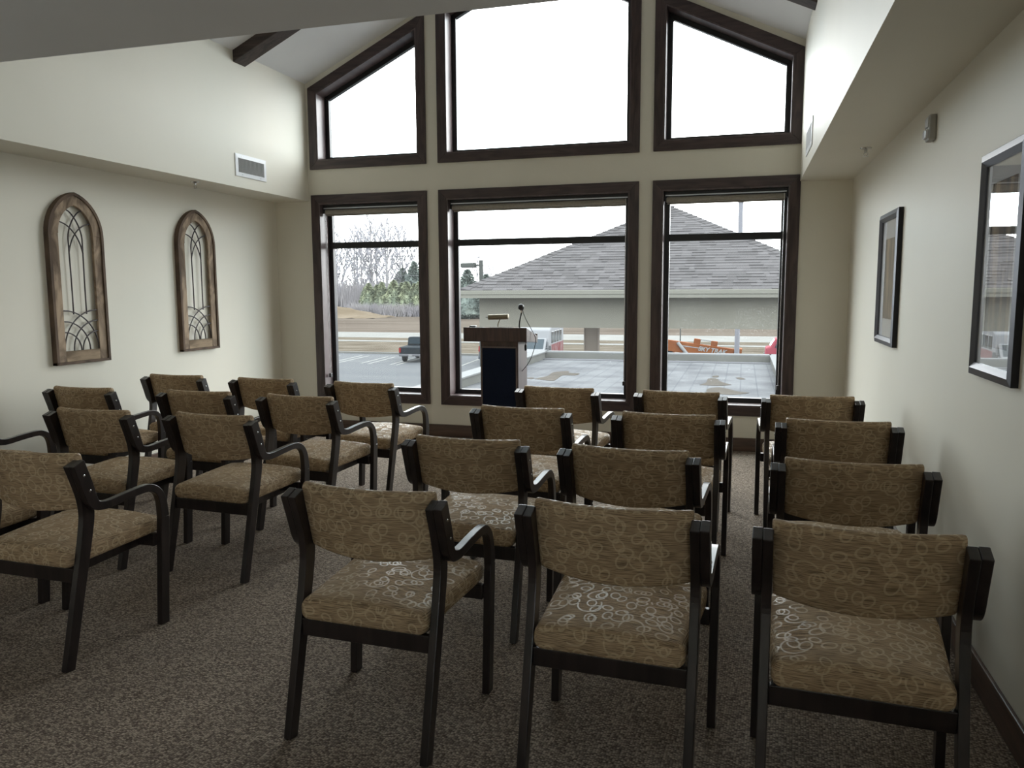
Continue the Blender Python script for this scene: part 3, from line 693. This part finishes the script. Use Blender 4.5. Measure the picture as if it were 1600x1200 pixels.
# low flat roof outside the windows with its parapets
def membrane():
    mt = mat('roof_membrane', (0.2750, 0.2800, 0.2900), .55); t = mt.node_tree; b = bsdf(mt)
    tc = N(t, 'ShaderNodeTexCoord'); br = N(t, 'ShaderNodeTexBrick', i_Scale=1.0); t.links.new(tc.outputs['Object'], br.inputs['Vector'])
    br.offset = 0; br.inputs['Mortar Size'].default_value = .012; br.inputs['Brick Width'].default_value = .3; br.inputs['Row Height'].default_value = .3
    br.inputs['Color1'].default_value = (.056, .057, .060, 1); br.inputs['Color2'].default_value = (.064, .065, .068, 1); br.inputs['Mortar'].default_value = (.044, .046, .050, 1)
    ns = N(t, 'ShaderNodeTexNoise', i_Scale=1.1, i_Detail=4.0); t.links.new(tc.outputs['Object'], ns.inputs['Vector'])
    rp = N(t, 'ShaderNodeValToRGB'); e = rp.color_ramp.elements; e[0].position = .35; e[0].color = (.62, .62, .64, 1); e[1].position = .6; e[1].color = (1, 1, 1, 1)
    t.links.new(ns.outputs[0], rp.inputs[0])
    mx = N(t, 'ShaderNodeMix', data_type='RGBA', blend_type='MULTIPLY'); mx.inputs[0].default_value = 1
    t.links.new(br.outputs['Color'], mx.inputs[6]); t.links.new(rp.outputs[0], mx.inputs[7]); t.links.new(mx.outputs[2], b.inputs['Base Color'])
    return mt
DK = -.35
MB().box(-5.1, .70, D+T, 20.7, DK-.4, DK).build('flat_roof', membrane(), kind='structure')
par_m = noisy(mat('parapet_metal', (0.0600, 0.0600, 0.0560), .6), (0.0550, 0.0550, 0.0515), (0.0650, 0.0650, 0.0605), (1, 1, 1)); cap_m = mat('parapet_cap', (0.0850, 0.0860, 0.0875), .5)
for a in ((-5.42, -5.1, D+T, 21.0), (-5.1, .70, 20.7, 21.0), (.70, 1.02, D+T, 21.0)):
    p = MB().box(*a, -3.9, -.175).build('parapet', par_m, kind='structure'); MB().box(a[0]-.02, a[1]+.02 if a[1] < 0 else a[1]+.02, a[2], a[3]+.02, -.175, -.145).build('parapet_cap', cap_m, p)
MB().box(-5.1, .7, 20.4, 20.7, DK, DK+.02).build('roof_flashing', mat('dark_flashing', (0.0600, 0.0600, 0.0650), .8), kind='structure')
MB().box(-30, 20, D+T-.01, D+T+.02, -4.1, 0.0).build('exterior_wall', par_m, kind='structure')
wet = noisy(mat('wet_roof', (0.0300, 0.0260, 0.0215), .4), (0.0265, 0.0230, 0.0190), (0.0350, 0.0300, 0.0250), (2, 2, 2)); dryst = None
PUD = [([[-4.155, 15.884], [-4.024, 16.515], [-4.071, 17.28], [-3.811, 17.616], [-3.701, 17.235], [-3.454, 17.162], [-3.468, 16.774], [-3.722, 16.713], [-3.705, 16.11], [-3.689, 15.657], [-3.906, 15.716]], 'brown puddle on the flat roof seen through the middle window'),
 ([[-4.369, 15.996], [-4.275, 16.137], [-4.184, 15.993], [-4.229, 15.866]], 'tiny damp patch left of the brown puddle on the flat roof'),
 ([[-.767, 15.621], [-.66, 16.081], [-.648, 16.781], [-.471, 16.824], [-.408, 16.369], [-.219, 15.898], [-.186, 15.764], [-.417, 15.568]], 'upper large puddle on the flat roof in the right window'),
 ([[-.587, 14.43], [-.584, 15.056], [-.378, 15.305], [-.175, 15.029], [-.024, 14.753], [.151, 14.615], [-.093, 14.318], [-.322, 14.319]], 'lower large puddle on the flat roof in the right window, nearest the sill'),
 ([[-.103, 17.076], [-.019, 17.179], [.091, 16.881], [-.017, 16.806]], 'small dark puddle right of the large puddles on the flat roof'),
 ([[-.581, 17.042], [-.574, 17.331], [-.454, 17.411], [-.479, 17.067]], 'small puddle just beyond the upper large puddle on the flat roof')]
for poly, lab in PUD:
    q = catmull([tuple(p) for p in poly] + [tuple(poly[0])], 3)[:-1]
    tag(MB().prism(q, 'z', DK, DK+.006).build('puddle', wet), lab, 'puddle')

# canopy building with hipped shingle roof
EX0, EX1, EY, EZ = -8.76, 3.36, 24.0, 1.50
HW = (EX1-EX0)/2; AX, AY, AZ = (EX0+EX1)/2, EY+HW, EZ+.5*HW
stucco = noisy(mat('canopy_siding', (.083, .079, .067), .85), (.078, .074, .063), (.088, .084, .071), (.4, .4, .4)); gutter_m = mat('gutter_metal', (.08, .078, .068), .5)
hold = thing('canopy_building', 'entrance canopy with grey hipped shingle roof beyond the flat roof', 'building', (AX, AY, GZ))
def rel(mb): return MB().add([(x-AX, y-AY, z-GZ) for x, y, z in mb.v], mb.f)
roof = MB(); ring = [(EX0, EY), (EX1, EY), (EX1, EY+2*HW), (EX0, EY+2*HW)]
for i in range(4):
    a, b = ring[i], ring[(i+1) % 4]; roof.add([(*a, EZ-.03), (*b, EZ-.03), (AX, AY, AZ-.03)], [(0, 1, 2)])
roof.add([(*p, EZ-.03) for p in ring], [(3, 2, 1, 0)])
roof_o = rel(roof).build('roof', shingle_m, hold)
slope = Vector((0, 1, .5)).normalized(); SL = HW*math.sqrt(1.25); EXPO = .20
tabs = []
ncourse = int(SL/EXPO)
for c in range(ncourse):
    s0 = c*EXPO; y0 = EY + s0*slope.y; inset = y0-EY
    xa, xb = EX0+inset, EX1-inset; x = xa - R.uniform(0, .3)
    while x < xb:
        wd_ = R.choice((.17, .3, .33, .42, .5)); a, b = max(x, xa), min(x+wd_, xb); x += wd_
        if b-a > .03: tabs.append((c, a, b, R.choice((.012, .014, .026, .03))))
front_seen = lambda q: -8.9 < q[1] < 1.45
order = sorted(range(len(tabs)), key=lambda i: (not front_seen(tabs[i]), tabs[i][0]))
rest = MB(); cache = {}
def tab_mb(q, mb):
    c, a, b, th = q; s0 = c*EXPO; s1 = s0+EXPO*1.04
    p0 = Vector((0, EY, EZ)) + slope*s0; p1 = Vector((0, EY, EZ)) + slope*s1; n = Vector((0, -.5, 1)).normalized()
    k0 = p0 + n*th; k1 = p1 + n*.004; b0 = p0 - n*.02; b1 = p1 - n*.02
    at = max(a, EX0+(p1.y-EY)); bt = min(b, EX1-(p1.y-EY))
    if at > bt: at = bt = (at+bt)/2
    vs = [(a, b0.y, b0.z), (b, b0.y, b0.z), (bt, b1.y, b1.z), (at, b1.y, b1.z), (a, k0.y, k0.z), (b, k0.y, k0.z), (bt, k1.y, k1.z), (at, k1.y, k1.z)]
    return mb.add(vs, [(0,3,2,1),(4,5,6,7),(0,1,5,4),(1,2,6,5),(2,3,7,6),(3,0,4,7)])
for n_, i in enumerate(order):
    if n_ < 290: rel(tab_mb(tabs[i], MB())).build('shingle', shingle_m, roof_o)
    else: tab_mb(tabs[i], rest)
rel(rest).build('upper_shingles', shingle_m, roof_o, kind='stuff')
caps = MB()
for s in (-1, 1):
    a = Vector((EX0 if s < 0 else EX1, EY, EZ)); b = Vector((AX, AY, AZ)); d = b-a; n = 34
    side = Vector((s*.5, .0, 0)); 
    for k in range(n):
        p, q = a + d*(k/n), a + d*((k+1.05)/n)
        nn = Vector((0, 0, 1)); w1 = Vector((-s*.16, 0, -.0)); w2 = Vector((0, .16, 0))
        top0, top1 = p+nn*.07, q+nn*.05
        v0 = [p + Vector((-s*.26, -.0, .03)), top0, p + Vector((s*.02, .26, .01))]
        v1 = [q + Vector((-s*.26, -.0, .015)), top1, q + Vector((s*.02, .26, -.005))]
        caps.add(v0+v1, [(0,1,4,3),(1,2,5,4),(0,2,1),(3,4,5),(0,3,5,2)])
rel(caps).build('hip_caps', shingle_m, roof_o, kind='stuff')
for y0, y1, x0, x1 in ((EY-.12, EY, EX0-.12, EX1+.12), (EY+2*HW, EY+2*HW+.12, EX0-.12, EX1+.12), (EY, EY+2*HW, EX0-.12, EX0), (EY, EY+2*HW, EX1, EX1+.12)):
    g = MB(); g.box(x0, x1, y0, y1, EZ-.14, EZ+.0); rel(g).build('gutter', gutter_m, hold, bevel=.02)
    f_ = MB(); f_.box(x0+.03 if x1-x0 > 1 else x0+.02, x1-.03 if x1-x0 > 1 else x1-.02, y0+.02, y1+.02 if y0 < AY-1 else y1-.02, EZ-.24, EZ-.13); rel(f_).build('fascia', gutter_m, hold)
rel(MB().box(EX0, EX1, EY, EY+2*HW, EZ-.23, EZ-.2)).build('eave_soffit', stucco, hold)
for x0, x1, y0, y1 in ((EX0+.5, EX1-.5, EY+.5, EY+.8), (EX0+.5, EX1-.5, EY+2*HW-.8, EY+2*HW-.5), (EX0+.5, EX0+.8, EY+.8, EY+2*HW-.8), (EX1-.8, EX1-.5, EY+.8, EY+2*HW-.8)):
    rel(MB().box(x0, x1, y0, y1, .315, EZ-.22)).build('beam_wall', stucco, hold)
col_m = mat('column_siding', (.19, .158, .132), .8)
rel(MB().box(EX0+.8, EX1-.8, EY+.8, EY+2*HW-.8, .9, 1.0)).build('canopy_ceiling', stucco, hold)
for x0, y0 in ((-6.42, 33.0), (2.2, 33.0), (-7.9, 24.7), (2.2, 24.7)):
    c = rel(MB().box(x0, x0+.55, y0, y0+.55, GZ, .32)).build('column', col_m, hold, bevel=.02)
    rel(MB().box(x0-.03, x0+.0, y0-.03, y0+.0, GZ, .32).box(x0+.55, x0+.58, y0-.03, y0, GZ, .32)).build('corner_trim', col_m, c)

# posts, lamp, wires
post_m = mat('painted_post', (0.0850, 0.0850, 0.0950), .6); galv = mat('galvanised', (0.0300, 0.0315, 0.0300), .7, 0)
t = thing('street_lamp', 'shoebox street lamp on square pole beyond the left eave', 'street lamp', (-17.38, 52, GZ))
MB().box(-.12, .12, -.12, .12, 0, 7.68).build('pole', galv, t, bevel=.01)
MB().box(-.45, -.1, -.06, .06, 7.27, 7.39).build('arm', galv, t)
MB().box(-1.42, -.42, -.3, .3, 7.18, 7.5).build('lamp_head', galv, t, bevel=.05)
MB().box(-1.35, -.5, -.24, .24, 7.16, 7.19).build('lens', mat('lamp_lens', (0.1000, 0.1000, 0.1000), .3), t)
t = thing('flag_pole', 'tall pale pole rising behind the right side of hipped roof', 'pole', (-.25, 45, GZ))
MB().lathe([(.14, 0), (.13, 5), (.12, 10.3)], 14).build('shaft', post_m, t, smooth=True); MB().lathe([(.17, 10.25), (.2, 10.35), (.06, 10.5)], 14).build('cap', post_m, t)
tag(MB().lathe([(.05, GZ), (.04, -.5)], 8, Matrix.Translation((-4.42, 60, 0))).build('sign_post', galv), 'thin dark post by the road behind the orange boom', 'post')
t = thing('power_line', 'overhead wires crossing the sky left of the hipped roof', 'wires', (-60, 80, GZ))
for dx in (0, 90): MB().lathe([(.16, 0), (.12, 10.6)], 10, Matrix.Translation((dx-24, 0, 0))).build('utility_pole', galv, t)
for z in (9.95, 9.65, 7.85):
    MB().tube([(-24 + 90*k/10, 0, z - .6*math.sin(PI*k/10)) for k in range(11)], .035, 4).build('wire', black_pl, t)

# ------------------------------------------------------------------ vehicles
tire = mat('tyre_rubber', (0.0100, 0.0100, 0.0110), .8); hub = mat('wheel_hub', (0.0500, 0.0500, 0.0500), .5, .2); carglass = mat('vehicle_glass', (.009, .014, .018), .1); lamp_red = mat('tail_lamp', (0.0800, 0.0075, 0.0075), .3)
def wheel(t, x, y, r, w):
    o = MB().lathe([(r*.6, -w/2), (r*.94, -w/2), (r, -w*.35), (r, w*.35), (r*.94, w/2), (r*.6, w/2)], 20, Matrix.Translation((x, y, r)) @ Matrix.Rotation(PI/2, 4, 'Y')).build('wheel', tire, t, smooth=True)
    MB().lathe([(r*.6, -w/2-.01), (r*.58, w/2+.01)], 14, Matrix.Translation((x, y, r)) @ Matrix.Rotation(PI/2, 4, 'Y')).build('hub', hub, o)
def body(t, prof, hw, m, name='body', bev=.06): return MB().prism(prof, 'x', -hw, hw).build(name, m, t, bevel=bev, seg=3)
# black pickup: local +y is forward
pk = mat('pickup_paint', (0.0060, 0.0080, 0.0100), .35, coat=.5); bump_m = mat('bumper_chrome', (0.0600, 0.0600, 0.0650), .4, .3)
t = thing('pickup_truck', 'black pickup truck parked tail towards the window', 'truck', (-24.93, 57.0, GZ), math.radians(6))
body(t, [(0, .62), (5.4, .55), (5.45, 1.1), (5.1, 1.22), (3.6, 1.28), (0, 1.2)], .98, pk)
body(t, [(1.75, 1.2), (3.9, 1.22), (3.3, 1.86), (2.0, 1.9)], .86, pk, 'cab', .12)
MB().box(-.72, .72, 1.72, 1.80, 1.36, 1.78, Matrix.Identity(4)).build('rear_window', carglass, t)
MB().box(-.80, .80, -.03, .02, .68, 1.16).build('tailgate', pk, t, bevel=.03)
MB().box(-.95, .95, -.16, 0, .50, .68).build('bumper', bump_m, t, bevel=.03)
MB().box(-.15, .15, -.18, -.16, .52, .64).build('licence_plate', mat('plate', (0.1000, 0.1000, 0.1000), .5), t)
for s in (-1, 1):
    MB().box(*sorted((s*.82, s*.985)), -.03, .06, .78, 1.14).build('tail_lamp', lamp_red, t, bevel=.02)
    wheel(t, s*.84, 1.05, .40, .28); wheel(t, s*.84, 4.5, .40, .28)
# grey van behind the lectern
vm = mat('van_paint', (0.0250, 0.0265, 0.0325), .35, coat=.5)
t = thing('grey_van', 'grey van parked behind the lectern, its tail lamp showing', 'van', (-18.45, 57.3, GZ), math.radians(6))
body(t, [(0, .4), (4.7, .4), (4.75, .95), (3.7, 1.1), (2.9, 1.72), (.35, 1.76), (.05, 1.05)], .95, vm, bev=.1)
MB().prism([(.02, 1.14), (.28, 1.66), (.24, 1.68), (-.01, 1.16)], 'x', -.75, .75).build('rear_window', carglass, t)
MB().box(-.95, .95, -.12, .05, .38, .6).build('bumper', vm, t, bevel=.04)
for s in (-1, 1):
    MB().prism([(.02, .95), (.12, 1.35), (.3, 1.35), (.2, .95)], 'x', *sorted((s*.86, s*.965))).build('tail_lamp', lamp_red, t)
    MB().prism([(.6, 1.12), (3.1, 1.12), (2.7, 1.6), (.7, 1.62)], 'x', *sorted((s*.9, s*.957))).build('side_window', carglass, t)
    wheel(t, s*.83, .95, .36, .24); wheel(t, s*.83, 3.8, .36, .24)
# white shuttle bus: local +y is forward (nose turned towards the building)
bw = mat('bus_white', (0.1000, 0.1015, 0.1065), .35); br_ = noisy(mat('bus_red_print', (0.0700, 0.0200, 0.0225), .5), (0.0600, 0.0110, 0.0125), (0.0825, 0.0500, 0.0500), (.8, 1.6, 1.2), 4)
t = thing('shuttle_bus', 'white shuttle bus with red print on its side, beyond the flat roof', 'bus', (-14.45, 55.0, GZ), math.radians(183))
body(t, [(-6.2, .5), (0, .5), (0, 1.9), (-.25, 2.75), (-1.0, 3.02), (-6.0, 3.02), (-6.2, 2.8)], 1.15, bw, 'coach_body', .12)
body(t, [(-.3, .45), (1.9, .45), (1.95, 1.05), (1.55, 1.3), (.7, 1.42), (.1, 2.15), (-.3, 2.2)], .98, bw, 'cab', .1)
MB().prism([(.73, 1.44), (.16, 2.12), (.12, 2.08), (.69, 1.41)], 'x', -.82, .82).build('windshield', carglass, t)
me = MB().box(-.03, .03, -.45, .45, 0, .85).mesh('side_window', carglass, bevel=.02)
for s in (-1, 1):
    for k in range(4):
        o = obj('side_window', me, t); o.location = (s*1.14, -1.3 - 1.15*k, 1.75)
    MB().prism([(.0, 1.4), (.55, 1.4), (.15, 1.95), (.0, 1.95)], 'x', *sorted((s*.93, s*.99))).build('cab_window', carglass, t)
    MB().box(*sorted((s*1.13, s*1.16)), -6.0, -.35, .65, 1.65).build('side_print', br_, t)
    MB().tube([(s*.95, .45, 1.5), (s*1.3, .5, 1.5)], .03, 6).build('mirror_arm', black_pl, t); MB().box(s*1.3-.1, s*1.3+.1, .44, .56, 1.2, 1.7).build('mirror', black_pl, t, bevel=.03)
    wheel(t, s*.95, 1.1, .42, .28); wheel(t, s*.98, -4.6, .42, .3)
MB().box(-.9, .9, 1.88, 2.0, .42, .62).build('bumper', bump_m, t, bevel=.03)
# orange telehandler
om = noisy(mat('orange_paint', (0.0850, 0.0275, 0.0090), .5), (0.0725, 0.0220, 0.0065), (0.0950, 0.0340, 0.0120), (1, 1, 1)); wl = mat('white_lettering', (0.1100, 0.1100, 0.1100), .6)
t = thing('telehandler', 'orange telehandler with lowered lettered boom beyond the parapet', 'construction vehicle', (-3.6, 46.6, GZ))
MB().box(-3.2, 1.2, -.6, .6, .65, 1.25).build('chassis', om, t, bevel=.05)
MB().box(-1.6, -.2, .45, 1.25, 1.2, 2.35).build('cab', om, t, bevel=.06)
MB().box(-1.5, -.3, .42, .5, 1.6, 2.25).build('cab_window', carglass, t)
for sx in (-2.5, .6):
    for sy in (-.95, .95):
        o = MB().lathe([(.35, -.2), (.62, -.2), (.66, -.1), (.66, .1), (.62, .2), (.35, .2)], 20, Matrix.Translation((sx, sy, .66)) @ Matrix.Rotation(PI/2, 4, 'X')).build('wheel', tire, t, smooth=True)
a0, a1 = Vector((-2.4, -.75, 2.78)), Vector((3.35, -.75, 2.03)); dv = (a1-a0).normalized(); ang = math.atan2(dv.z, dv.x)
Mb = Matrix.Translation(a0) @ Matrix.Rotation(-ang, 4, 'Y'); Lb = (a1-a0).length
bo = MB().box(0, Lb*.97, -.2, .2, -.40, .22, Mb).build('boom', om, t, bevel=.02)
MB().box(Lb*.5, Lb, -.15, .15, -.2, .14, Mb).build('inner_boom', om, t, bevel=.02)
MB().box(2.6, Lb*.7, -.212, -.2, -.02, .03, Mb).build('boom_stripe', wl, bo)
MB().tube([Mb @ Vector((2.5, -.26, .16)), Mb @ Vector((3.15, -.26, -.45))], .09, 10).build('lift_cylinder', wl, t)
for x_ in (3.55, 4.5): MB().box(x_-.18, x_+.18, -.15, .15, .2, .5, Mb).build('hose_bracket', om, t, bevel=.02)
MB().box(3.55, 4.5, -.04, .04, .44, .5, Mb).build('hose', wl, t)
MB().box(Lb, Lb+.25, -.5, .5, -.7, .3, Mb).build('fork_carriage', om, t, bevel=.02)
cu = bpy.data.curves.new('lettering', 'FONT'); cu.body = 'SKY TRAK'; cu.size = .34; cu.extrude = .004; cu.shear = .2; cu.offset = .012
tmp = bpy.data.objects.new('tmp', cu); COL.objects.link(tmp)
dg = bpy.context.evaluated_depsgraph_get(); me = bpy.data.meshes.new_from_object(tmp.evaluated_get(dg)); bpy.data.objects.remove(tmp)
me.materials.clear(); me.materials.append(wl)
o = obj('lettering', me, bo); o.matrix_local = Mb @ Matrix.Translation((3.68, -.215, -.13)) @ Matrix.Rotation(PI/2, 4, 'X')
# red pickup far right
rm = mat('red_paint', (0.11, 0.022, 0.03), .4, coat=.4)
t = thing('red_truck', 'red vehicle at the right edge of the right window', 'truck', (1.52, 57.0, GZ), math.radians(-90))
body(t, [(0, .5), (4.8, .5), (4.85, 1.3), (3.5, 1.35), (2.9, 2.25), (.68, 2.27), (.36, 1.72), (.05, 1.62)], .95, rm, bev=.1)
MB().prism([(.34, 1.76), (.62, 2.2), (.66, 2.18), (.40, 1.74)], 'x', -.8, .8).build('windshield', carglass, t)
for s in (-1, 1):
    MB().prism([(.62, 1.65), (2.9, 1.55), (2.75, 2.12), (.82, 2.14)], 'x', *sorted((s*.92, s*.957))).build('side_window', carglass, t)
    wheel(t, s*.83, .95, .38, .26); wheel(t, s*.83, 3.8, .38, .26)
    MB().box(*sorted((s*.55, s*.85)), -.04, .05, .95, 1.2).build('head_lamp', wl, t)
MB().box(*sorted((-.96, -1.2)), .9, 1.05, 1.5, 1.7).build('mirror', black_pl, t, bevel=.02)

for n_ in ('asphalt', 'concrete', 'road_paint', 'roof_membrane', 'parapet_metal', 'parapet_cap', 'wet_roof', 'canopy_siding', 'gutter_metal', 'column_siding', 'painted_post', 'galvanised', 'pickup_paint', 'bumper_chrome', 'van_paint', 'bus_white', 'bus_red_print', 'orange_paint', 'white_lettering', 'red_paint', 'tail_lamp', 'wheel_hub', 'tyre_rubber', 'plate', 'dark_flashing', 'asphalt_shingle'):
    q_ = bsdf(MATS[n_]); q_.inputs['Specular IOR Level'].default_value = .04; q_.inputs['Coat Weight'].default_value = 0; q_.inputs['Roughness'].default_value = .9
bsdf(MATS['vehicle_glass']).inputs['Specular IOR Level'].default_value = .15
# ------------------------------------------------------------------ trees
bark = noisy(mat('hazed_bark', (.15, .143, .145), 1, spec=0), (.13, .123, .125), (.17, .163, .165), (.5, .5, .3)); twig_m = mat('twig', (.19, .186, .20), 1, spec=0)  # bark and twig colours made paler to paint in distance haze
needle = [noisy(mat('needles_green', (.115, .13, .09), 1, spec=0), (.095, .11, .082), (.145, .155, .10), (.4,)*3), noisy(mat('needles_blue', (.085, .10, .092), 1, spec=0), (.074, .088, .082), (.105, .12, .108), (.4,)*3)]  # needle colours raised, distance haze is painted into them
brush_m = noisy(mat('bare_brush', (.12, .112, .12), 1, spec=0), (.10, .094, .102), (.14, .13, .13), (.15,)*3)  # brush colour lightened for distance haze too
def bare_tree(seed, H):
    r = random.Random(seed); trunk = MB(); tw = MB()
    def limb(mb, p, d, L, r0, r1, n, wob, lift, sides):
        pts = [p]; q = p.copy()
        for k in range(n):
            d = (d + Vector((r.uniform(-1, 1), r.uniform(-1, 1), 0))*wob + Vector((0, 0, lift))).normalized(); q = q + d*L/n; pts.append(q.copy())
        mb.tube(pts, [r0 + (r1-r0)*k/n for k in range(n+1)], sides, cap=False); return pts, d
    def on(pts, f): i = min(int(f*(len(pts)-1)), len(pts)-2); return pts[i].lerp(pts[i+1], f*(len(pts)-1)-i)
    P, _ = limb(trunk, Vector((0, 0, -.3)), Vector((r.uniform(-.05, .05), 0, 1)).normalized(), H*.97, H*.015, .07, 8, .05, .02, 5)
    for k in range(26):
        f = .16 + .81*(k+r.random())/26; a = k*2.4 + r.uniform(-.4, .4); L1 = H*(.24*(1-f)**.6*min(1, f*2.4) + .05)
        d1 = Vector((math.cos(a)*.62, math.sin(a)*.62, .8)).normalized()
        B, e = limb(tw, on(P, f), d1, L1, .10, .06, 4, .10, .10, 3)
        for m in range(6):
            g = .25 + .75*(m+r.random())/6; a2 = r.uniform(0, 6.28); d2 = (d1 + Vector((math.cos(a2), math.sin(a2), .25))*.55).normalized()
            B2, e2 = limb(tw, on(B, min(g, .99)), d2, L1*r.uniform(.3, .5), .065, .045, 3, .12, .08, 3)
            for z in range(3):
                a3 = r.uniform(0, 6.28); d3 = (d2 + Vector((math.cos(a3), math.sin(a3), .3))*.5).normalized()
                limb(tw, on(B2, r.uniform(.3, .98)), d3, L1*r.uniform(.14, .24), .05, .035, 2, .1, .05, 3)
    return trunk.mesh('trunk', bark), tw.mesh('twigs', twig_m)
BT = [bare_tree(s, 20) for s in (3, 7, 12)]
def place_bare(x, y, h, k, lab='tall bare tree among the leafless trees beyond the field'):
    t = thing('bare_tree', lab, 'tree', (x, y, GZ), R.uniform(0, 6.28), 'bare trees beyond the field'); t.scale = (h/20,)*3
    obj('trunk', BT[k][0], t); o = obj('twigs', BT[k][1], t)
for i, (x, y, top) in enumerate([(-96.5, 176, 16), (-94.2, 172, 17.2), (-92, 178, 16), (-90.4, 174, 17.6), (-88.7, 180, 16.2), (-87.4, 172, 16.8), (-85.9, 177, 17.8), (-84.6, 173, 19), (-82.9, 176, 18), (-81.2, 172, 18.6), (-80, 178, 17.5), (-78.4, 174, 17.2), (-77, 179, 14.5), (-98.5, 182, 15), (-101, 178, 15.5), (-57.5, 170, 10), (-55.2, 172, 9)]):
    place_bare(x, y, (top+4.1)*1.02, i % 3)
def conifer(seed, H, W, m):
    r = random.Random(seed); mb = MB(); ph = [r.uniform(0, 6) for _ in range(6)]
    for k in range(4200):
        f = r.random()**1.15; z = H*(.02+.97*f); a = r.uniform(0, 2*PI)
        prof = min(1, f*6+.45)*(1-f)**.75 if f < .999 else 0
        lump = .78 + .22*math.sin(3*a+ph[0]+z*.9)*math.sin(z*2.1+ph[1]) + .12*math.sin(5*a+ph[2]+z*1.7)
        rad = W*prof*(lump if f < .8 else 1)*(.25+.75*r.random()**.4)
        c = Vector((rad*math.cos(a), rad*math.sin(a), z)); s = r.uniform(.12, .34)
        o = Vector((math.cos(a), math.sin(a), r.uniform(-.5, .5))).normalized(); u = o.orthogonal().normalized()*s*.55
        u.rotate(Matrix.Rotation(r.uniform(0, 6.28), 3, o))
        mb.add([c-u, c+u, c+o*s*1.5], [(0, 1, 2)])
    mb.tube([(0, 0, H*q) for q in (.03, .1, .3, .55, .8, .97)], [W*q for q in (.35, .62, .52, .36, .18, .02)], 9)
    tr = MB().tube([(0, 0, -.2), (0, 0, H*.99)], [.16, .03], 6)
    return mb.mesh('foliage', m), tr.mesh('trunk', bark)
CT = [conifer(1, 10, 3.4, needle[0]), conifer(2, 10, 3.3, needle[1]), conifer(5, 10, 3.9, needle[0])]
def place_con(x, y, h, k, lab, grp):
    t = thing('evergreen_tree', lab, 'tree', (x, y, GZ), R.uniform(0, 6), grp); t.scale = (h/10*R.uniform(.95, 1.45),)*2 + (h/10,)
    t.rotation_euler = (R.uniform(-.04, .04), R.uniform(-.04, .04), R.uniform(0, 6)); f_ = obj('foliage', CT[k][0], t); obj('trunk', CT[k][1], t)
for x, y, top in ((-79.5, 176, 6.2), (-77.6, 174, 7.0), (-75.8, 176, 7.6), (-74.2, 172, 8.4), (-72.6, 174, 7.6), (-71.2, 171, 8.3), (-69.4, 173, 7.8), (-67.8, 171, 7.2)):
    place_con(x, y, top+4.1, 1, 'tall dark evergreen standing behind the lighter evergreens left', 'dark evergreens behind')
for x, y, top in ((-84.0, 166, 2.6), (-82.2, 165, 3.4), (-80.4, 166, 3.0), (-78.8, 164.5, 3.6), (-77.0, 165, 2.8), (-75.6, 164, 4.0), (-74.0, 165, 3.4), (-72.4, 164, 3.6), (-70.8, 165, 3.2), (-69.4, 164, 3.6)):
    place_con(x, y, top+4.1, (0, 2)[int(x*10) % 2], 'shorter yellow-green evergreen at the front edge of the wood', 'light evergreens at the front')
for x, y, top, lab in ((-55.6, 152, 3.8, 'dark evergreen left of the canopy eave, nearest the window frame'), (-52.9, 150, 5.8, 'tallest dark evergreen tip below the street lamp, left of the canopy'), (-49.6, 151, 4.8, 'dark evergreen partly hidden behind the left end of the canopy wall')):
    place_con(x, y, top+4.1, 1, lab, 'evergreens left of the canopy'); kids_t = LAST[0].parent; kids_t.scale = (kids_t.scale[2]*1.35,)*2 + (kids_t.scale[2],)
def brush(name, x0, x1, y0, y1, h0, h1, n, lab):
    r = random.Random(5); mb = MB()
    for k in range(n):
        x, y = r.uniform(x0, x1), r.uniform(y0, y1); f = (x-x0)/(x1-x0); h = (h0+(h1-h0)*f)*r.uniform(.55, 1.05)
        for j in range(4):
            b = Vector((x, y, GZ)); e = b + Vector((r.uniform(-.9, .9), r.uniform(-.9, .9), h*r.uniform(.7, 1))); md = b.lerp(e, .5) + Vector((r.uniform(-.3, .3), 0, 0)); w_ = r.uniform(.03, .09)
            mb.add([b - Vector((w_, 0, 0)), b + Vector((w_, 0, 0)), md + Vector((w_*.7, 0, 0)), e, md - Vector((w_*.7, 0, 0))], [(0, 1, 2, 4), (4, 2, 3)])
            for q in range(3):
                c = b.lerp(e, r.uniform(.3, .95)); d_ = Vector((r.uniform(-.8, .8), r.uniform(-.3, .3), r.uniform(.2, .9))); mb.add([c, c+Vector((.05, 0, .03)), c+d_], [(0, 1, 2)])
    o = mb.build(name, brush_m, kind='stuff'); tag(o, lab, 'brush'); return o
brush('bare_brush', -112, -74, 167, 186, 10.5, 8.5, 3400, 'grey leafless brush filling the wood below the bare trees')
brush('low_brush', -86, -66, 159.5, 163.3, 3.2, 3.0, 620, 'low grey-brown bushes at the foot of the evergreens')
# mound of soil at the left end of the field
mb = MB(); nx, ny = 16, 10
vs = [( -99 + 26*i/nx, 148 + 14*j/ny, GZ + 2.9*max(0, math.sin(PI*j/ny))*max(0, math.cos(PI/2*min(1, max(-1, (i/nx-.25)/(.75 if i/nx > .25 else .25)))))**1.1 + .12*math.sin(i*2.1+j)) for j in range(ny+1) for i in range(nx+1)]
mb.add(vs, [(j*(nx+1)+i, j*(nx+1)+i+1, (j+1)*(nx+1)+i+1, (j+1)*(nx+1)+i) for j in range(ny) for i in range(nx)])
mb.build('soil_mound', sand, smooth=True); tag(LAST[0], 'sandy soil mound at the left end of the field', 'mound')
